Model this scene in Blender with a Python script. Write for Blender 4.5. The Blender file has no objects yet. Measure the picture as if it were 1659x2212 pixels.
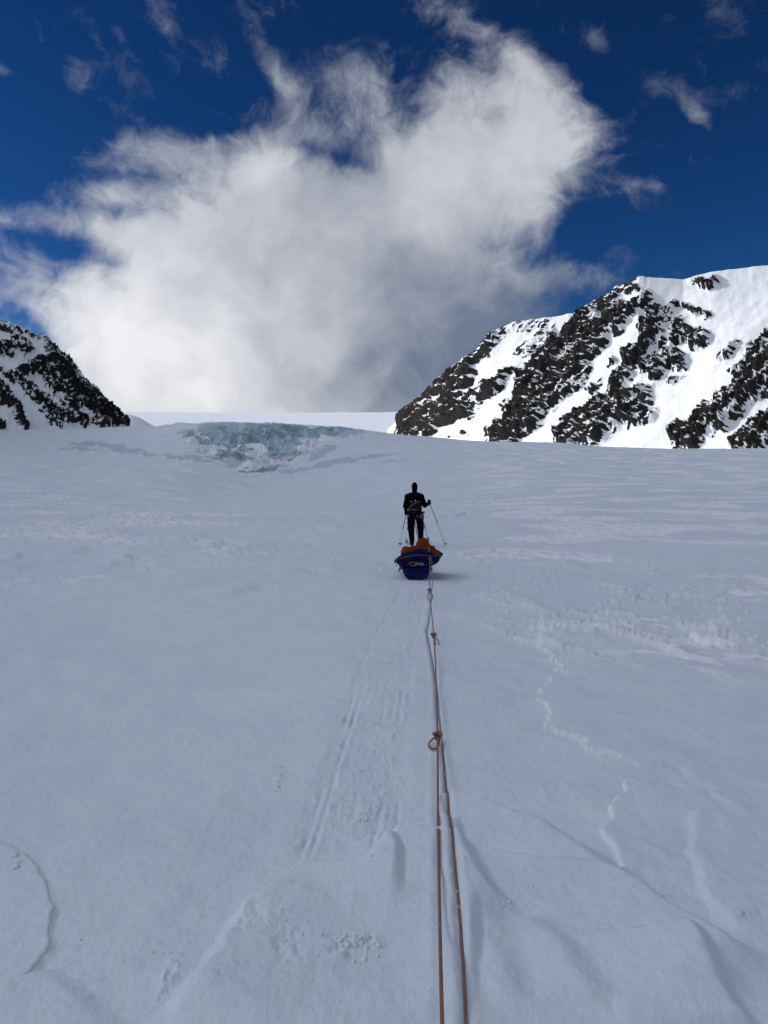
import bpy, math, random
import numpy as np
from mathutils import Vector

R = math.radians
random.seed(7)
SC = bpy.context.scene
COL = SC.collection

# ---------------------------------------------------------------- camera, sky, sun, exposure
CAM_H = 1.5
F = 1662.0                 # focal length in units of a 1659 x 2212 picture
PITCH = math.atan(46.0 / F)   # looking slightly below the horizon
cam = bpy.data.cameras.new('camera')
cam.sensor_fit = 'VERTICAL'
cam.angle_y = 2 * math.atan(1106.0 / F)
cam.clip_start = 0.05
cam.clip_end = 60000
cam_o = bpy.data.objects.new('camera', cam)
COL.objects.link(cam_o)
cam_o.location = (0, 0, CAM_H)
cam_o.rotation_euler = (math.pi / 2 - PITCH, 0, 0)
SC.camera = cam_o

SUN_AZ, SUN_EL = R(-86), R(30)      # sun stands to the left, hidden behind the left mountain
sun_dir = Vector((math.sin(SUN_AZ) * math.cos(SUN_EL), math.cos(SUN_AZ) * math.cos(SUN_EL), math.sin(SUN_EL)))
sun = bpy.data.lights.new('sun', 'SUN')
sun.energy = 2.75
sun.angle = R(0.53)
sun.color = (1.0, 0.95, 0.88)
sun_o = bpy.data.objects.new('sun', sun)
COL.objects.link(sun_o)
sun_o.rotation_euler = sun_dir.to_track_quat('Z', 'Y').to_euler()

SC.view_settings.view_transform = 'Standard'
SC.view_settings.look = 'None'
SC.view_settings.gamma = 1.0
SC.view_settings.use_curve_mapping = False
SC.view_settings.exposure = -0.08
SC.cycles.use_denoising = True
SC.cycles.use_adaptive_sampling = True
SC.cycles.adaptive_threshold = 0.03
SC.cycles.max_bounces = 6
SC.cycles.diffuse_bounces = 2


def ray(px, py):
    """world direction (y forward = 1) of a point of the 1659 x 2212 picture"""
    cx, cy = (px - 829.5) / F, (1106.0 - py) / F
    y = math.cos(PITCH) + cy * math.sin(PITCH)
    z = -math.sin(PITCH) + cy * math.cos(PITCH)
    return cx / y, z / y


def on_ground(px, py, z=0.0):
    a, e = ray(px, py)
    d = (z - CAM_H) / e
    return a * d, d


def at_depth(px, py, d):
    a, e = ray(px, py)
    return (a * d, d, CAM_H + e * d)


# ---------------------------------------------------------------- node expressions
class N:
    tree = None

    def __init__(self, s):
        self.s = s

    @staticmethod
    def m(op, *args, clamp=False):
        n = N.tree.nodes.new('ShaderNodeMath')
        n.operation = op
        n.use_clamp = clamp
        for i, a in enumerate(args):
            if isinstance(a, N):
                N.tree.links.new(a.s, n.inputs[i])
            else:
                n.inputs[i].default_value = a
        return N(n.outputs[0])

    def __add__(s, o): return N.m('ADD', s, o)
    def __radd__(s, o): return N.m('ADD', o, s)
    def __sub__(s, o): return N.m('SUBTRACT', s, o)
    def __rsub__(s, o): return N.m('SUBTRACT', o, s)
    def __mul__(s, o): return N.m('MULTIPLY', s, o)
    def __rmul__(s, o): return N.m('MULTIPLY', o, s)
    def __truediv__(s, o): return N.m('DIVIDE', s, o)
    def clamp(s): return N.m('ADD', s, 0.0, clamp=True)


def smooth(x, a, b):
    n = N.tree.nodes.new('ShaderNodeMapRange')
    n.interpolation_type = 'SMOOTHSTEP'
    n.inputs['From Min'].default_value = a
    n.inputs['From Max'].default_value = b
    N.tree.links.new(x.s, n.inputs['Value'])
    return N(n.outputs['Result'])


def noise_tex(vec, scale, detail=6, rough=0.55, dist=0.0, lac=2.0, color=False):
    n = N.tree.nodes.new('ShaderNodeTexNoise')
    n.inputs['Scale'].default_value = scale
    n.inputs['Detail'].default_value = detail
    n.inputs['Roughness'].default_value = rough
    n.inputs['Lacunarity'].default_value = lac
    n.inputs['Distortion'].default_value = dist
    if vec is not None:
        N.tree.links.new(vec, n.inputs['Vector'])
    return n.outputs['Color'] if color else N(n.outputs['Fac'])


def vec_math(op, a, b=None, scale=None):
    n = N.tree.nodes.new('ShaderNodeVectorMath')
    n.operation = op
    N.tree.links.new(a, n.inputs[0])
    if b is not None:
        if isinstance(b, (tuple, list)):
            n.inputs[1].default_value = b
        else:
            N.tree.links.new(b, n.inputs[1])
    if scale is not None:
        n.inputs['Scale'].default_value = scale
    return n.outputs[0] if op != 'DOT_PRODUCT' else n.outputs['Value']


def mix_col(fac, a, b):
    n = N.tree.nodes.new('ShaderNodeMix')
    n.data_type = 'RGBA'
    if isinstance(fac, N):
        N.tree.links.new(fac.s, n.inputs[0])
    else:
        n.inputs[0].default_value = fac
    for v, i in ((a, 6), (b, 7)):
        if isinstance(v, (tuple, list)):
            n.inputs[i].default_value = (*v[:3], 1)
        else:
            N.tree.links.new(v, n.inputs[i])
    return n.outputs[2]


# ---------------------------------------------------------------- sky with clouds
def build_world():
    w = bpy.data.worlds.new('World')
    SC.world = w
    w.use_nodes = True
    nt = w.node_tree
    nt.nodes.clear()
    N.tree = nt
    out = nt.nodes.new('ShaderNodeOutputWorld')
    bg = nt.nodes.new('ShaderNodeBackground')
    nt.links.new(bg.outputs[0], out.inputs[0])
    STR = 0.1
    bg.inputs['Strength'].default_value = STR
    sky = nt.nodes.new('ShaderNodeTexSky')
    sky.sky_type = 'NISHITA'
    sky.sun_disc = False
    sky.sun_elevation = SUN_EL
    sky.sun_rotation = SUN_AZ
    sky.altitude = 2200
    sky.air_density = 0.9
    sky.dust_density = 0.0
    sky.ozone_density = 2.5
    # deep polar blue: the air is clean, so the sky keeps its contrast
    hs = nt.nodes.new('ShaderNodeHueSaturation')
    hs.inputs['Saturation'].default_value = 1.10
    hs.inputs['Value'].default_value = 0.27
    gm = nt.nodes.new('ShaderNodeGamma')
    gm.inputs['Gamma'].default_value = 1.5
    nt.links.new(sky.outputs[0], gm.inputs['Color'])
    nt.links.new(gm.outputs[0], hs.inputs['Color'])

    tc = nt.nodes.new('ShaderNodeTexCoord')
    D0 = tc.outputs['Generated']
    sep = nt.nodes.new('ShaderNodeSeparateXYZ')
    nt.links.new(D0, sep.inputs[0])
    # domain warp
    wc = noise_tex(D0, 5.0, 3, 0.65, color=True)
    wv = vec_math('SUBTRACT', wc, (0.5, 0.5, 0.5))
    wv = vec_math('SCALE', wv, scale=0.13)
    P = vec_math('ADD', D0, wv)
    sp = nt.nodes.new('ShaderNodeSeparateXYZ')
    nt.links.new(vec_math('NORMALIZE', vec_math('ADD', D0, vec_math('SCALE', wv, scale=0.40))), sp.inputs[0])
    az = N.m('ARCTAN2', N(sp.outputs[0]), N(sp.outputs[1]))
    el = N.m('ARCSINE', N(sp.outputs[2]))

    def ang(px, py):
        a, e = ray(px, py)
        v = Vector((a, 1, e)).normalized()
        return math.atan2(v.x, v.y), math.asin(v.z)

    cb = nt.nodes.new('ShaderNodeCombineXYZ')
    nt.links.new(az.s, cb.inputs[0])
    nt.links.new(el.s, cb.inputs[1])
    AE = cb.outputs[0]

    def total(lst):
        t = None
        for px, py, rx, ry, rot, amp, *sh in lst:
            a0, e0 = ang(px, py)
            k = Vector((ray(px, py)[0], 1, ray(px, py)[1])).length
            mp = nt.nodes.new('ShaderNodeMapping')
            mp.vector_type = 'TEXTURE'
            mp.inputs['Location'].default_value = (a0, e0, 0)
            mp.inputs['Rotation'].default_value = (0, 0, R(rot))
            mp.inputs['Scale'].default_value = (rx / F / k, ry / F / k, 1)
            nt.links.new(AE, mp.inputs[0])
            q = N(vec_math('DOT_PRODUCT', mp.outputs[0], mp.outputs[0]))
            if sh:
                q = N.m('POWER', q, sh[0])
            g = N.m('POWER', math.exp(-1), q)
            t = g * amp if t is None else N.m('MULTIPLY_ADD', g, amp, t)
        return t

    # the big cloud over the plateau (x, y, half-width, half-height, tilt, weight)
    body = total([
        (560, 770, 440, 260, 0, 1.10, 1.6),
        (400, 900, 430, 150, 0, 0.55, 1.3),
        (640, 470, 370, 180, 10, 0.95, 1.7),
        (1070, 330, 200, 170, 0, 0.95, 1.7),
        (930, 560, 280, 170, 20, 0.70, 1.4),
        (1130, 640, 220, 80, -8, 0.36, 1.3),
        (1260, 605, 130, 34, -4, 0.40, 1.2),
        (880, 790, 250, 150, 0, 0.62, 1.4),
        (60, 650, 200, 70, -6, 0.44, 1.2),
        (140, 490, 200, 32, -3, 0.50, 1.2),
        (230, 425, 80, 24, 12, 0.40),
        (40, 560, 150, 36, -8, 0.32),
        (330, 330, 120, 50, 12, 0.52, 1.2),
        # wisps torn off the top
        (600, 170, 110, 32, -52, 0.44),
        (740, 165, 110, 70, -30, 0.46),
        (850, 190, 120, 60, -60, 0.42),
        (985, 30, 120, 34, -28, 0.32),
        (1120, 120, 130, 26, -38, 0.30),
        (1190, 310, 110, 130, 0, 0.38, 1.3),
        (905, 255, 46, 36, 60, -0.36),
        (720, 330, 120, 18, -12, -0.36),
        (470, 270, 80, 16, 14, -0.28),
        (215, 555, 100, 22, -18, -0.22),
        (70, 705, 90, 22, -35, -0.28),
    ])
    wisp_zone = total([
        (330, 20, 60, 36, -60, 0.36), (268, 105, 50, 22, -50, 0.40), (8, 150, 46, 20, -45, 0.44),
        (430, 110, 130, 60, -40, 0.32), (250, 240, 80, 30, -30, 0.28), (1420, 190, 120, 30, -35, 0.38),
        (1500, 245, 60, 24, -50, 0.34), (1300, 90, 70, 30, -40, 0.32), (1610, 30, 130, 60, -20, 0.38),
        (720, 50, 40, 26, -60, 0.36), (1600, 190, 80, 30, 0, 0.28), (1330, 560, 50, 70, 30, 0.36), (1500, 545, 220, 28, 8, 0.26),
    ])
    n1 = noise_tex(P, 6.0, 5, 0.55)
    n2 = noise_tex(P, 19.0, 6, 0.66)
    # fibres, stretched along the wind
    mp = nt.nodes.new('ShaderNodeMapping')
    mp.inputs['Rotation'].default_value = (0, R(24), 0)
    mp.inputs['Scale'].default_value = (14.0, 14.0, 40.0)
    nt.links.new(P, mp.inputs[0])
    n3 = noise_tex(mp.outputs[0], 1.0, 4, 0.62)
    nn = (n1 - 0.5) * 1.25 + (n2 - 0.5) * 1.15 + (n3 - 0.5) * 0.45
    hero = body + nn
    a_hero = smooth(hero, 0.14, 1.04)
    a_wisp = smooth(wisp_zone + (n2 - 0.5) * 1.0 + (n3 - 0.5) * 0.7 + (n1 - 0.5) * 0.6, 0.22, 0.95) * 0.62
    # broken cloud over the rest of the sky; the open blue window is where we look
    azr = N.m('ARCTAN2', N(sep.outputs[0]), N(sep.outputs[1]))
    elr = N.m('ARCSINE', N(sep.outputs[2]))
    q = (azr * (1 / 0.62)) * (azr * (1 / 0.62))
    q = N.m('POWER', q, 2.0) + N.m('POWER', N.m('MAXIMUM', elr - 0.0, 0.0) * (1 / 0.72), 4.0)
    window = N.m('EXPONENT', q * -1.0)
    n4 = noise_tex(P, 2.2, 3, 0.56)
    gen = smooth(n4 + (n2 - 0.5) * 0.18 - window * 0.60, 0.37, 0.57)
    rest = N.m('MAXIMUM', a_wisp, gen * 0.92)
    alpha = (1.0 - (1.0 - a_hero) * (1.0 - rest)).clamp()

    # cloud light: brighter towards the sun, grey where it is thick
    sd = tuple(sun_dir)
    toward = N(vec_math('DOT_PRODUCT', D0, sd))
    ph = N.m('POWER', N.m('MAXIMUM', toward, 0.0), 7.0)
    Ps = vec_math('ADD', P, tuple(x * 0.03 + y for x, y in zip(sd, (0, 0, 0.03))))
    n1s = noise_tex(Ps, 6.0, 3, 0.55)
    relief = (n1 - n1s)
    lum = total([
        (390, 840, 290, 150, 0, 0.52), (1130, 320, 200, 200, -20, 0.34), (250, 690, 260, 150, 0, 0.26),
        (520, 430, 330, 130, 10, 0.16), (560, 640, 260, 130, 0, 0.18), (960, 480, 90, 140, -30, 0.10),
        (1000, 790, 260, 190, 0, -0.29), (780, 400, 130, 60, -20, -0.12), (1130, 650, 190, 90, 0, -0.22),
    ])
    b = 0.34 + lum + relief * 0.85 + (n1 - 0.5) * 0.24 + (n2 - 0.5) * 0.17
    b = N.m('MAXIMUM', b, 0.05)
    bb = b.clamp()
    ccol = mix_col(bb, (0.135, 0.18, 0.275), (0.89, 0.90, 0.925))
    gain = (1.0 + ph * 9.0) * (1.0 / STR)
    cv = vec_math('SCALE', ccol)
    nt.links.new(gain.s, nt.nodes[-1].inputs['Scale'])
    tint = vec_math('MULTIPLY', hs.outputs[0], (0.62, 0.92, 1.06))
    fin = mix_col(alpha, tint, cv)
    nt.links.new(fin, bg.inputs['Color'])
    w.cycles.sampling_method = 'NONE'


build_world()

# ---------------------------------------------------------------- numpy noise
_rs = np.random.RandomState(11)
_perm = np.concatenate([_rs.permutation(256)] * 2)
_grad = np.stack([np.cos(np.arange(256) * 2.399963), np.sin(np.arange(256) * 2.399963)], 1)


def perlin(x, y, seed=0):
    x = x + seed * 17.31
    y = y - seed * 9.77
    xi = np.floor(x).astype(np.int64)
    yi = np.floor(y).astype(np.int64)
    xf, yf = x - xi, y - yi
    u = xf * xf * xf * (xf * (xf * 6 - 15) + 10)
    v = yf * yf * yf * (yf * (yf * 6 - 15) + 10)

    def g(ix, iy, dx, dy):
        h = _perm[(_perm[ix & 255] + iy) & 255]
        gg = _grad[h]
        return gg[..., 0] * dx + gg[..., 1] * dy
    a = g(xi, yi, xf, yf)
    b = g(xi + 1, yi, xf - 1, yf)
    c = g(xi, yi + 1, xf, yf - 1)
    d = g(xi + 1, yi + 1, xf - 1, yf - 1)
    return (a + u * (b - a) + v * (c - a + u * (a - b - c + d))) * 1.5


def fbm(x, y, oct=5, gain=0.5, seed=0):
    t, amp = 0, 1.0
    for o in range(oct):
        t = t + amp * perlin(x, y, seed + o)
        x, y, amp = x * 2.03 + 3.1, y * 2.03 - 1.7, amp * gain
    return t


def ridged(x, y, oct=5, gain=0.5, seed=0):
    t, amp = 0, 1.0
    for o in range(oct):
        n = 1 - np.abs(perlin(x, y, seed + o))
        t = t + amp * n * n
        x, y, amp = x * 2.03 + 3.1, y * 2.03 - 1.7, amp * gain
    return t


def sstep(x, a, b):
    t = np.clip((x - a) / (b - a), 0, 1)
    return t * t * (3 - 2 * t)


def seg_dist(X, Y, pts):
    """distance, signed side (+ = left of travel), and arc fraction to a polyline"""
    best = np.full(X.shape, 1e9)
    side = np.ones(X.shape)
    frac = np.zeros(X.shape)
    L = [0]
    for (x0, y0), (x1, y1) in zip(pts[:-1], pts[1:]):
        L.append(L[-1] + math.hypot(x1 - x0, y1 - y0))
    for k, ((x0, y0), (x1, y1)) in enumerate(zip(pts[:-1], pts[1:])):
        dx, dy = x1 - x0, y1 - y0
        l2 = dx * dx + dy * dy + 1e-12
        t = np.clip(((X - x0) * dx + (Y - y0) * dy) / l2, 0, 1)
        ex, ey = X - x0 - t * dx, Y - y0 - t * dy
        d = np.hypot(ex, ey)
        s = np.sign(dx * ey - dy * ex)
        m = d < best
        best = np.where(m, d, best)
        side = np.where(m, s, side)
        frac = np.where(m, (L[k] + t * math.sqrt(l2)) / L[-1], frac)
    return best, side, frac


# ---------------------------------------------------------------- mesh helpers
def set_props(o, label=None, cat=None, group=None, kind=None):
    if label: o['label'] = label
    if cat: o['category'] = cat
    if group: o['group'] = group
    if kind: o['kind'] = kind
    return o


def mesh_np(name, V, Q, mat=None, parent=None, smooth_=True, attrs=None, uv=None):
    """V (n,3) array, Q (m,4) or (m,3) int array -> one mesh object"""
    me = bpy.data.meshes.new(name)
    V = np.asarray(V, np.float32)
    Q = np.asarray(Q, np.int32)
    k = Q.shape[1]
    me.vertices.add(len(V))
    me.vertices.foreach_set('co', V.ravel())
    me.loops.add(Q.size)
    me.loops.foreach_set('vertex_index', Q.ravel())
    me.polygons.add(len(Q))
    me.polygons.foreach_set('loop_start', np.arange(0, Q.size, k, dtype=np.int32))
    me.polygons.foreach_set('use_smooth', np.full(len(Q), smooth_))
    me.update(calc_edges=True)
    if attrs:
        for an, av in attrs.items():
            at = me.attributes.new(an, 'FLOAT', 'POINT')
            at.data.foreach_set('value', np.asarray(av, np.float32).ravel())
    if uv is not None:
        ul = me.uv_layers.new(name='UVMap')
        ul.data.foreach_set('uv', np.asarray(uv, np.float32)[Q.ravel()].ravel())
    if mat: me.materials.append(mat)
    o = bpy.data.objects.new(name, me)
    COL.objects.link(o)
    if parent: o.parent = parent
    return o


def grid_quads(nr, nc, wrap=False):
    r, c = np.meshgrid(np.arange(nr - 1), np.arange(nc if wrap else nc - 1), indexing='ij')
    c2 = (c + 1) % nc
    return np.stack([r * nc + c, r * nc + c2, (r + 1) * nc + c2, (r + 1) * nc + c], -1).reshape(-1, 4)


def empty(name, loc=(0, 0, 0), rz=0.0):
    o = bpy.data.objects.new(name, None)
    o.empty_display_size = 0.1
    o.location = loc
    o.rotation_euler = (0, 0, rz)
    COL.objects.link(o)
    return o


class MB:
    """collects simple shapes into one mesh"""

    def __init__(self):
        self.v, self.f, self.uv = [], [], []

    def add(self, V, Q):
        b = len(self.v)
        self.v += [tuple(p) for p in V]
        self.f += [tuple(int(i) + b for i in q) for q in Q]

    def box(self, c, s, rot=None):
        from mathutils import Euler
        m = Euler(rot or (0, 0, 0)).to_matrix()
        V = []
        for dx in (-1, 1):
            for dy in (-1, 1):
                for dz in (-1, 1):
                    V.append(m @ Vector((dx * s[0] / 2, dy * s[1] / 2, dz * s[2] / 2)) + Vector(c))
        self.add(V, [(0, 1, 3, 2), (4, 6, 7, 5), (0, 4, 5, 1), (2, 3, 7, 6), (0, 2, 6, 4), (1, 5, 7, 3)])
        return self

    def tube(self, pts, r, n=8, closed=False):
        V, Q, _ = tube_arrays(pts, r, n, closed)
        self.add(V, Q)
        if not closed:
            b = len(self.v) - len(V)
            self.f.append(tuple(b + i for i in range(n))[::-1])
            self.f.append(tuple(len(self.v) - n + i for i in range(n)))
        return self

    def build(self, name, mat, parent=None, smooth_=True, bevel=0):
        me = bpy.data.meshes.new(name)
        me.from_pydata(self.v, [], self.f)
        for p in me.polygons: p.use_smooth = smooth_
        me.update()
        me.materials.append(mat)
        o = bpy.data.objects.new(name, me)
        COL.objects.link(o)
        if parent: o.parent = parent
        if bevel:
            m = o.modifiers.new('bevel', 'BEVEL')
            m.width = bevel
            m.segments = 2
        return o


def catmull(pts, n=8):
    P = [Vector(p) for p in pts]
    P = [2 * P[0] - P[1]] + P + [2 * P[-1] - P[-2]]
    out = []
    for i in range(1, len(P) - 2):
        for k in range(n):
            t = k / n
            a, b, c, d = P[i - 1], P[i], P[i + 1], P[i + 2]
            out.append(0.5 * ((2 * b) + (c - a) * t + (2 * a - 5 * b + 4 * c - d) * t * t + (3 * b - a - 3 * c + d) * t ** 3))
    out.append(P[-2])
    return out


def tube_arrays(pts, r, n=8, closed=False):
    P = [Vector(p) for p in pts]
    m = len(P)
    rr = r if isinstance(r, (list, tuple)) else [r] * m
    V, UV = [], []
    up = None
    L = 0
    for i in range(m):
        if closed:
            t = (P[(i + 1) % m] - P[i - 1]).normalized()
        else:
            t = (P[min(i + 1, m - 1)] - P[max(i - 1, 0)]).normalized()
        if up is None:
            up = Vector((0, 0, 1)) if abs(t.z) < 0.9 else Vector((1, 0, 0))
        s = t.cross(up).normalized()
        up = s.cross(t).normalized()
        if i: L += (P[i] - P[i - 1]).length
        for k in range(n):
            a = 2 * math.pi * k / n
            V.append(P[i] + (s * math.cos(a) + up * math.sin(a)) * rr[i])
            UV.append((k / n, L))
    Q = []
    for i in range(m if closed else m - 1):
        j = (i + 1) % m
        for k in range(n):
            k2 = (k + 1) % n
            Q.append((i * n + k, i * n + k2, j * n + k2, j * n + k))
    return V, Q, UV


# signed distance shapes -> one continuous surface (surface nets)
def sd_cap(p0, p1, r0, r1):
    p0, p1 = np.array(p0, float), np.array(p1, float)

    def f(X, Y, Z):
        d = p1 - p0
        l2 = (d * d).sum() + 1e-12
        t = np.clip(((X - p0[0]) * d[0] + (Y - p0[1]) * d[1] + (Z - p0[2]) * d[2]) / l2, 0, 1)
        return np.sqrt((X - p0[0] - t * d[0]) ** 2 + (Y - p0[1] - t * d[1]) ** 2 + (Z - p0[2] - t * d[2]) ** 2) - (r0 + (r1 - r0) * t)
    f.lo = np.minimum(p0 - r0, p1 - r1)
    f.hi = np.maximum(p0 + r0, p1 + r1)
    return f


def sd_ell(c, r, rz=0.0, rx=0.0, ry=0.0):
    from mathutils import Euler
    c, r = np.array(c, float), np.array(r, float)
    M = np.array(Euler((rx, ry, rz)).to_matrix()).T

    def f(X, Y, Z):
        x, y, z = X - c[0], Y - c[1], Z - c[2]
        a = (M[0, 0] * x + M[0, 1] * y + M[0, 2] * z) / r[0]
        b = (M[1, 0] * x + M[1, 1] * y + M[1, 2] * z) / r[1]
        d = (M[2, 0] * x + M[2, 1] * y + M[2, 2] * z) / r[2]
        k = np.sqrt(a * a + b * b + d * d) + 1e-9
        return (k - 1) * r.min() * (0.5 + 0.5 / np.maximum(k, 1) * k)
    m = r.max()
    f.lo, f.hi = c - m, c + m
    return f


def sdf_mesh(name, fns, h, mat, parent=None, k=0.02, wob=None):
    lo = np.min([f.lo for f in fns], 0) - 3 * h
    hi = np.max([f.hi for f in fns], 0) + 3 * h
    ax = [np.arange(lo[i], hi[i] + h, h) for i in range(3)]
    X, Y, Z = np.meshgrid(*ax, indexing='ij')
    D = np.full(X.shape, 9.0)
    for f in fns:
        i0 = [max(0, int((f.lo[i] - k - lo[i]) / h) - 2) for i in range(3)]
        i1 = [int((f.hi[i] + k - lo[i]) / h) + 4 for i in range(3)]
        b_ = tuple(slice(p, q) for p, q in zip(i0, i1))
        d, D_ = f(X[b_], Y[b_], Z[b_]), D[b_]
        t = np.clip(0.5 + 0.5 * (D_ - d) / k, 0, 1)
        D[b_] = D_ + (d - D_) * t - k * t * (1 - t)
    if wob is not None:
        D = D + wob(X, Y, Z)
    S = D < 0
    nx, ny, nz = D.shape
    acc = np.zeros((nx - 1, ny - 1, nz - 1, 3))
    cnt = np.zeros((nx - 1, ny - 1, nz - 1))

    def sl(a, o, n):
        return a[o[0]:o[0] + n[0], o[1]:o[1] + n[1], o[2]:o[2] + n[2]]
    cn = (nx - 1, ny - 1, nz - 1)
    for axis in range(3):
        o1 = [(axis + 1) % 3, (axis + 2) % 3]
        for p in (0, 1):
            for q in (0, 1):
                off = [0, 0, 0]
                off[o1[0]], off[o1[1]] = p, q
                off2 = list(off)
                off2[axis] = 1
                a, b = sl(D, off, cn), sl(D, off2, cn)
                cr = (a < 0) != (b < 0)
                t = np.where(cr, a / np.where(cr, a - b, 1), 0)
                for c in range(3):
                    acc[..., c] += np.where(cr, (t if c == axis else off[c]), 0)
                cnt += cr
    act = cnt > 0
    idx = np.full(cnt.shape, -1)
    idx[act] = np.arange(act.sum())
    ii = np.argwhere(act)
    V = lo + (ii + acc[act] / cnt[act][:, None]) * h
    Q = []
    for axis in range(3):
        b, c = (axis + 1) % 3, (axis + 2) % 3
        n = [nx, ny, nz]
        n[axis] -= 1
        sl0 = [slice(0, n[0]), slice(0, n[1]), slice(0, n[2])]
        sl1 = list(sl0)
        sl1[axis] = slice(1, n[axis] + 1)
        s0, s1 = S[tuple(sl0)], S[tuple(sl1)]
        e = np.argwhere(s0 != s1)
        e = e[(e[:, b] > 0) & (e[:, c] > 0)]
        inside0 = s0[e[:, 0], e[:, 1], e[:, 2]]

        def at(db, dc):
            z = e.copy()
            z[:, b] -= db
            z[:, c] -= dc
            return idx[z[:, 0], z[:, 1], z[:, 2]]
        q = np.stack([at(1, 1), at(0, 1), at(0, 0), at(1, 0)], 1)
        q[~inside0] = q[~inside0][:, ::-1]
        Q.append(q)
    Q = np.concatenate(Q)
    Q = Q[(Q >= 0).all(1)]
    return mesh_np(name, V, Q, mat, parent)


# ---------------------------------------------------------------- materials
def new_mat(name):
    m = bpy.data.materials.new(name)
    m.use_nodes = True
    N.tree = m.node_tree
    b = m.node_tree.nodes['Principled BSDF']
    return m, b


def plain(name, col, rough=0.7, var=0.25, scale=30.0, metal=0.0, bump=0.0, spec=0.3):
    m, b = new_mat(name)
    tc = N.tree.nodes.new('ShaderNodeTexCoord')
    n = noise_tex(tc.outputs['Object'], scale, 4, 0.6)
    c = mix_col(n, tuple(x * (1 - var) for x in col), tuple(min(1, x * (1 + var)) for x in col))
    N.tree.links.new(c, b.inputs['Base Color'])
    b.inputs['Roughness'].default_value = rough
    b.inputs['Metallic'].default_value = metal
    b.inputs['Specular IOR Level'].default_value = spec
    if bump:
        bp = N.tree.nodes.new('ShaderNodeBump')
        bp.inputs['Strength'].default_value = 1.0
        bp.inputs['Distance'].default_value = bump
        N.tree.links.new(n.s, bp.inputs['Height'])
        N.tree.links.new(bp.outputs[0], b.inputs['Normal'])
    return m


def attr(name):
    a = N.tree.nodes.new('ShaderNodeAttribute')
    a.attribute_name = name
    return N(a.outputs['Fac'])


def bump_node(height, dist, prev=None, strength=1.0):
    bp = N.tree.nodes.new('ShaderNodeBump')
    bp.inputs['Strength'].default_value = strength
    bp.inputs['Distance'].default_value = dist
    N.tree.links.new(height.s, bp.inputs['Height'])
    if prev is not None:
        N.tree.links.new(prev, bp.inputs['Normal'])
    return bp.outputs[0]


def snow_material():
    m, b = new_mat('wind_packed_snow')
    tc = N.tree.nodes.new('ShaderNodeTexCoord')
    O = tc.outputs['Object']
    ice = attr('ice')
    crust = attr('crust')
    g1 = noise_tex(O, 70.0, 2, 0.6)
    mp = N.tree.nodes.new('ShaderNodeMapping')
    mp.vector_type = 'TEXTURE'
    mp.inputs['Rotation'].default_value = (0, 0, R(-66))
    mp.inputs['Scale'].default_value = (2.3, 1.0, 1.0)
    N.tree.links.new(O, mp.inputs[0])
    g3 = noise_tex(mp.outputs[0], 3.6, 5, 0.62, 0.5)
    big = noise_tex(mp.outputs[0], 0.22, 7, 0.66)
    # white flakes paint the light on wind-slab facets, over older, greyer glazed crust
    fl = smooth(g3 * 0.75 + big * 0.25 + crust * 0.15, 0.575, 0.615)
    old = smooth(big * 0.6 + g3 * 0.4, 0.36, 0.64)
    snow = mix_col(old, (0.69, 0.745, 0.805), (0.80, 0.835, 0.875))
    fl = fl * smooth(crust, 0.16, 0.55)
    fl = N.m('MAXIMUM', fl, attr('lip') * 0.75)  # light caught by lips and wedges, painted in as white
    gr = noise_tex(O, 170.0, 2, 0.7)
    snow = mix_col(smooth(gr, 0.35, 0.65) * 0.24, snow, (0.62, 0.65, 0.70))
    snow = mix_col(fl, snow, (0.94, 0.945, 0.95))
    icn = noise_tex(O, 0.5, 5, 0.65)
    icec = mix_col(icn, (0.30, 0.42, 0.48), (0.52, 0.62, 0.67))
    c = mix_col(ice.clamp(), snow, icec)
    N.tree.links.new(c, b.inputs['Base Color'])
    b.inputs['Roughness'].default_value = 0.6
    b.inputs['Specular IOR Level'].default_value = 0.25
    n = bump_node(g1, 0.0028)
    n = bump_node(g3 * (0.13 + crust * 0.75) + fl * 0.12, 0.06, n)
    N.tree.links.new(n, b.inputs['Normal'])
    return m


def ice_material():
    m, b = new_mat('glacier_ice')
    tc = N.tree.nodes.new('ShaderNodeTexCoord')
    O = tc.outputs['Object']
    ge = N.tree.nodes.new('ShaderNodeNewGeometry')
    sp = N.tree.nodes.new('ShaderNodeSeparateXYZ')
    N.tree.links.new(ge.outputs['Normal'], sp.inputs[0])
    nz = N(sp.outputs[2])
    a = attr('ice')
    n1 = noise_tex(O, 0.16, 6, 0.62)
    n2 = noise_tex(O, 0.9, 6, 0.65)
    f = smooth(a + (n1 - 0.5) * 0.30 + (0.75 - nz) * 0.30 + (n2 - 0.5) * 0.22, 0.46, 0.52)
    icec = mix_col(smooth(n1 * 0.65 + n2 * 0.35, 0.36, 0.62), (0.20, 0.31, 0.365), (0.47, 0.58, 0.64))
    c = mix_col(f, (0.80, 0.825, 0.855), icec)
    N.tree.links.new(c, b.inputs['Base Color'])
    b.inputs['Roughness'].default_value = 0.45
    n = bump_node(n2 * f, 0.30)
    N.tree.links.new(n, b.inputs['Normal'])
    return m


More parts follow.
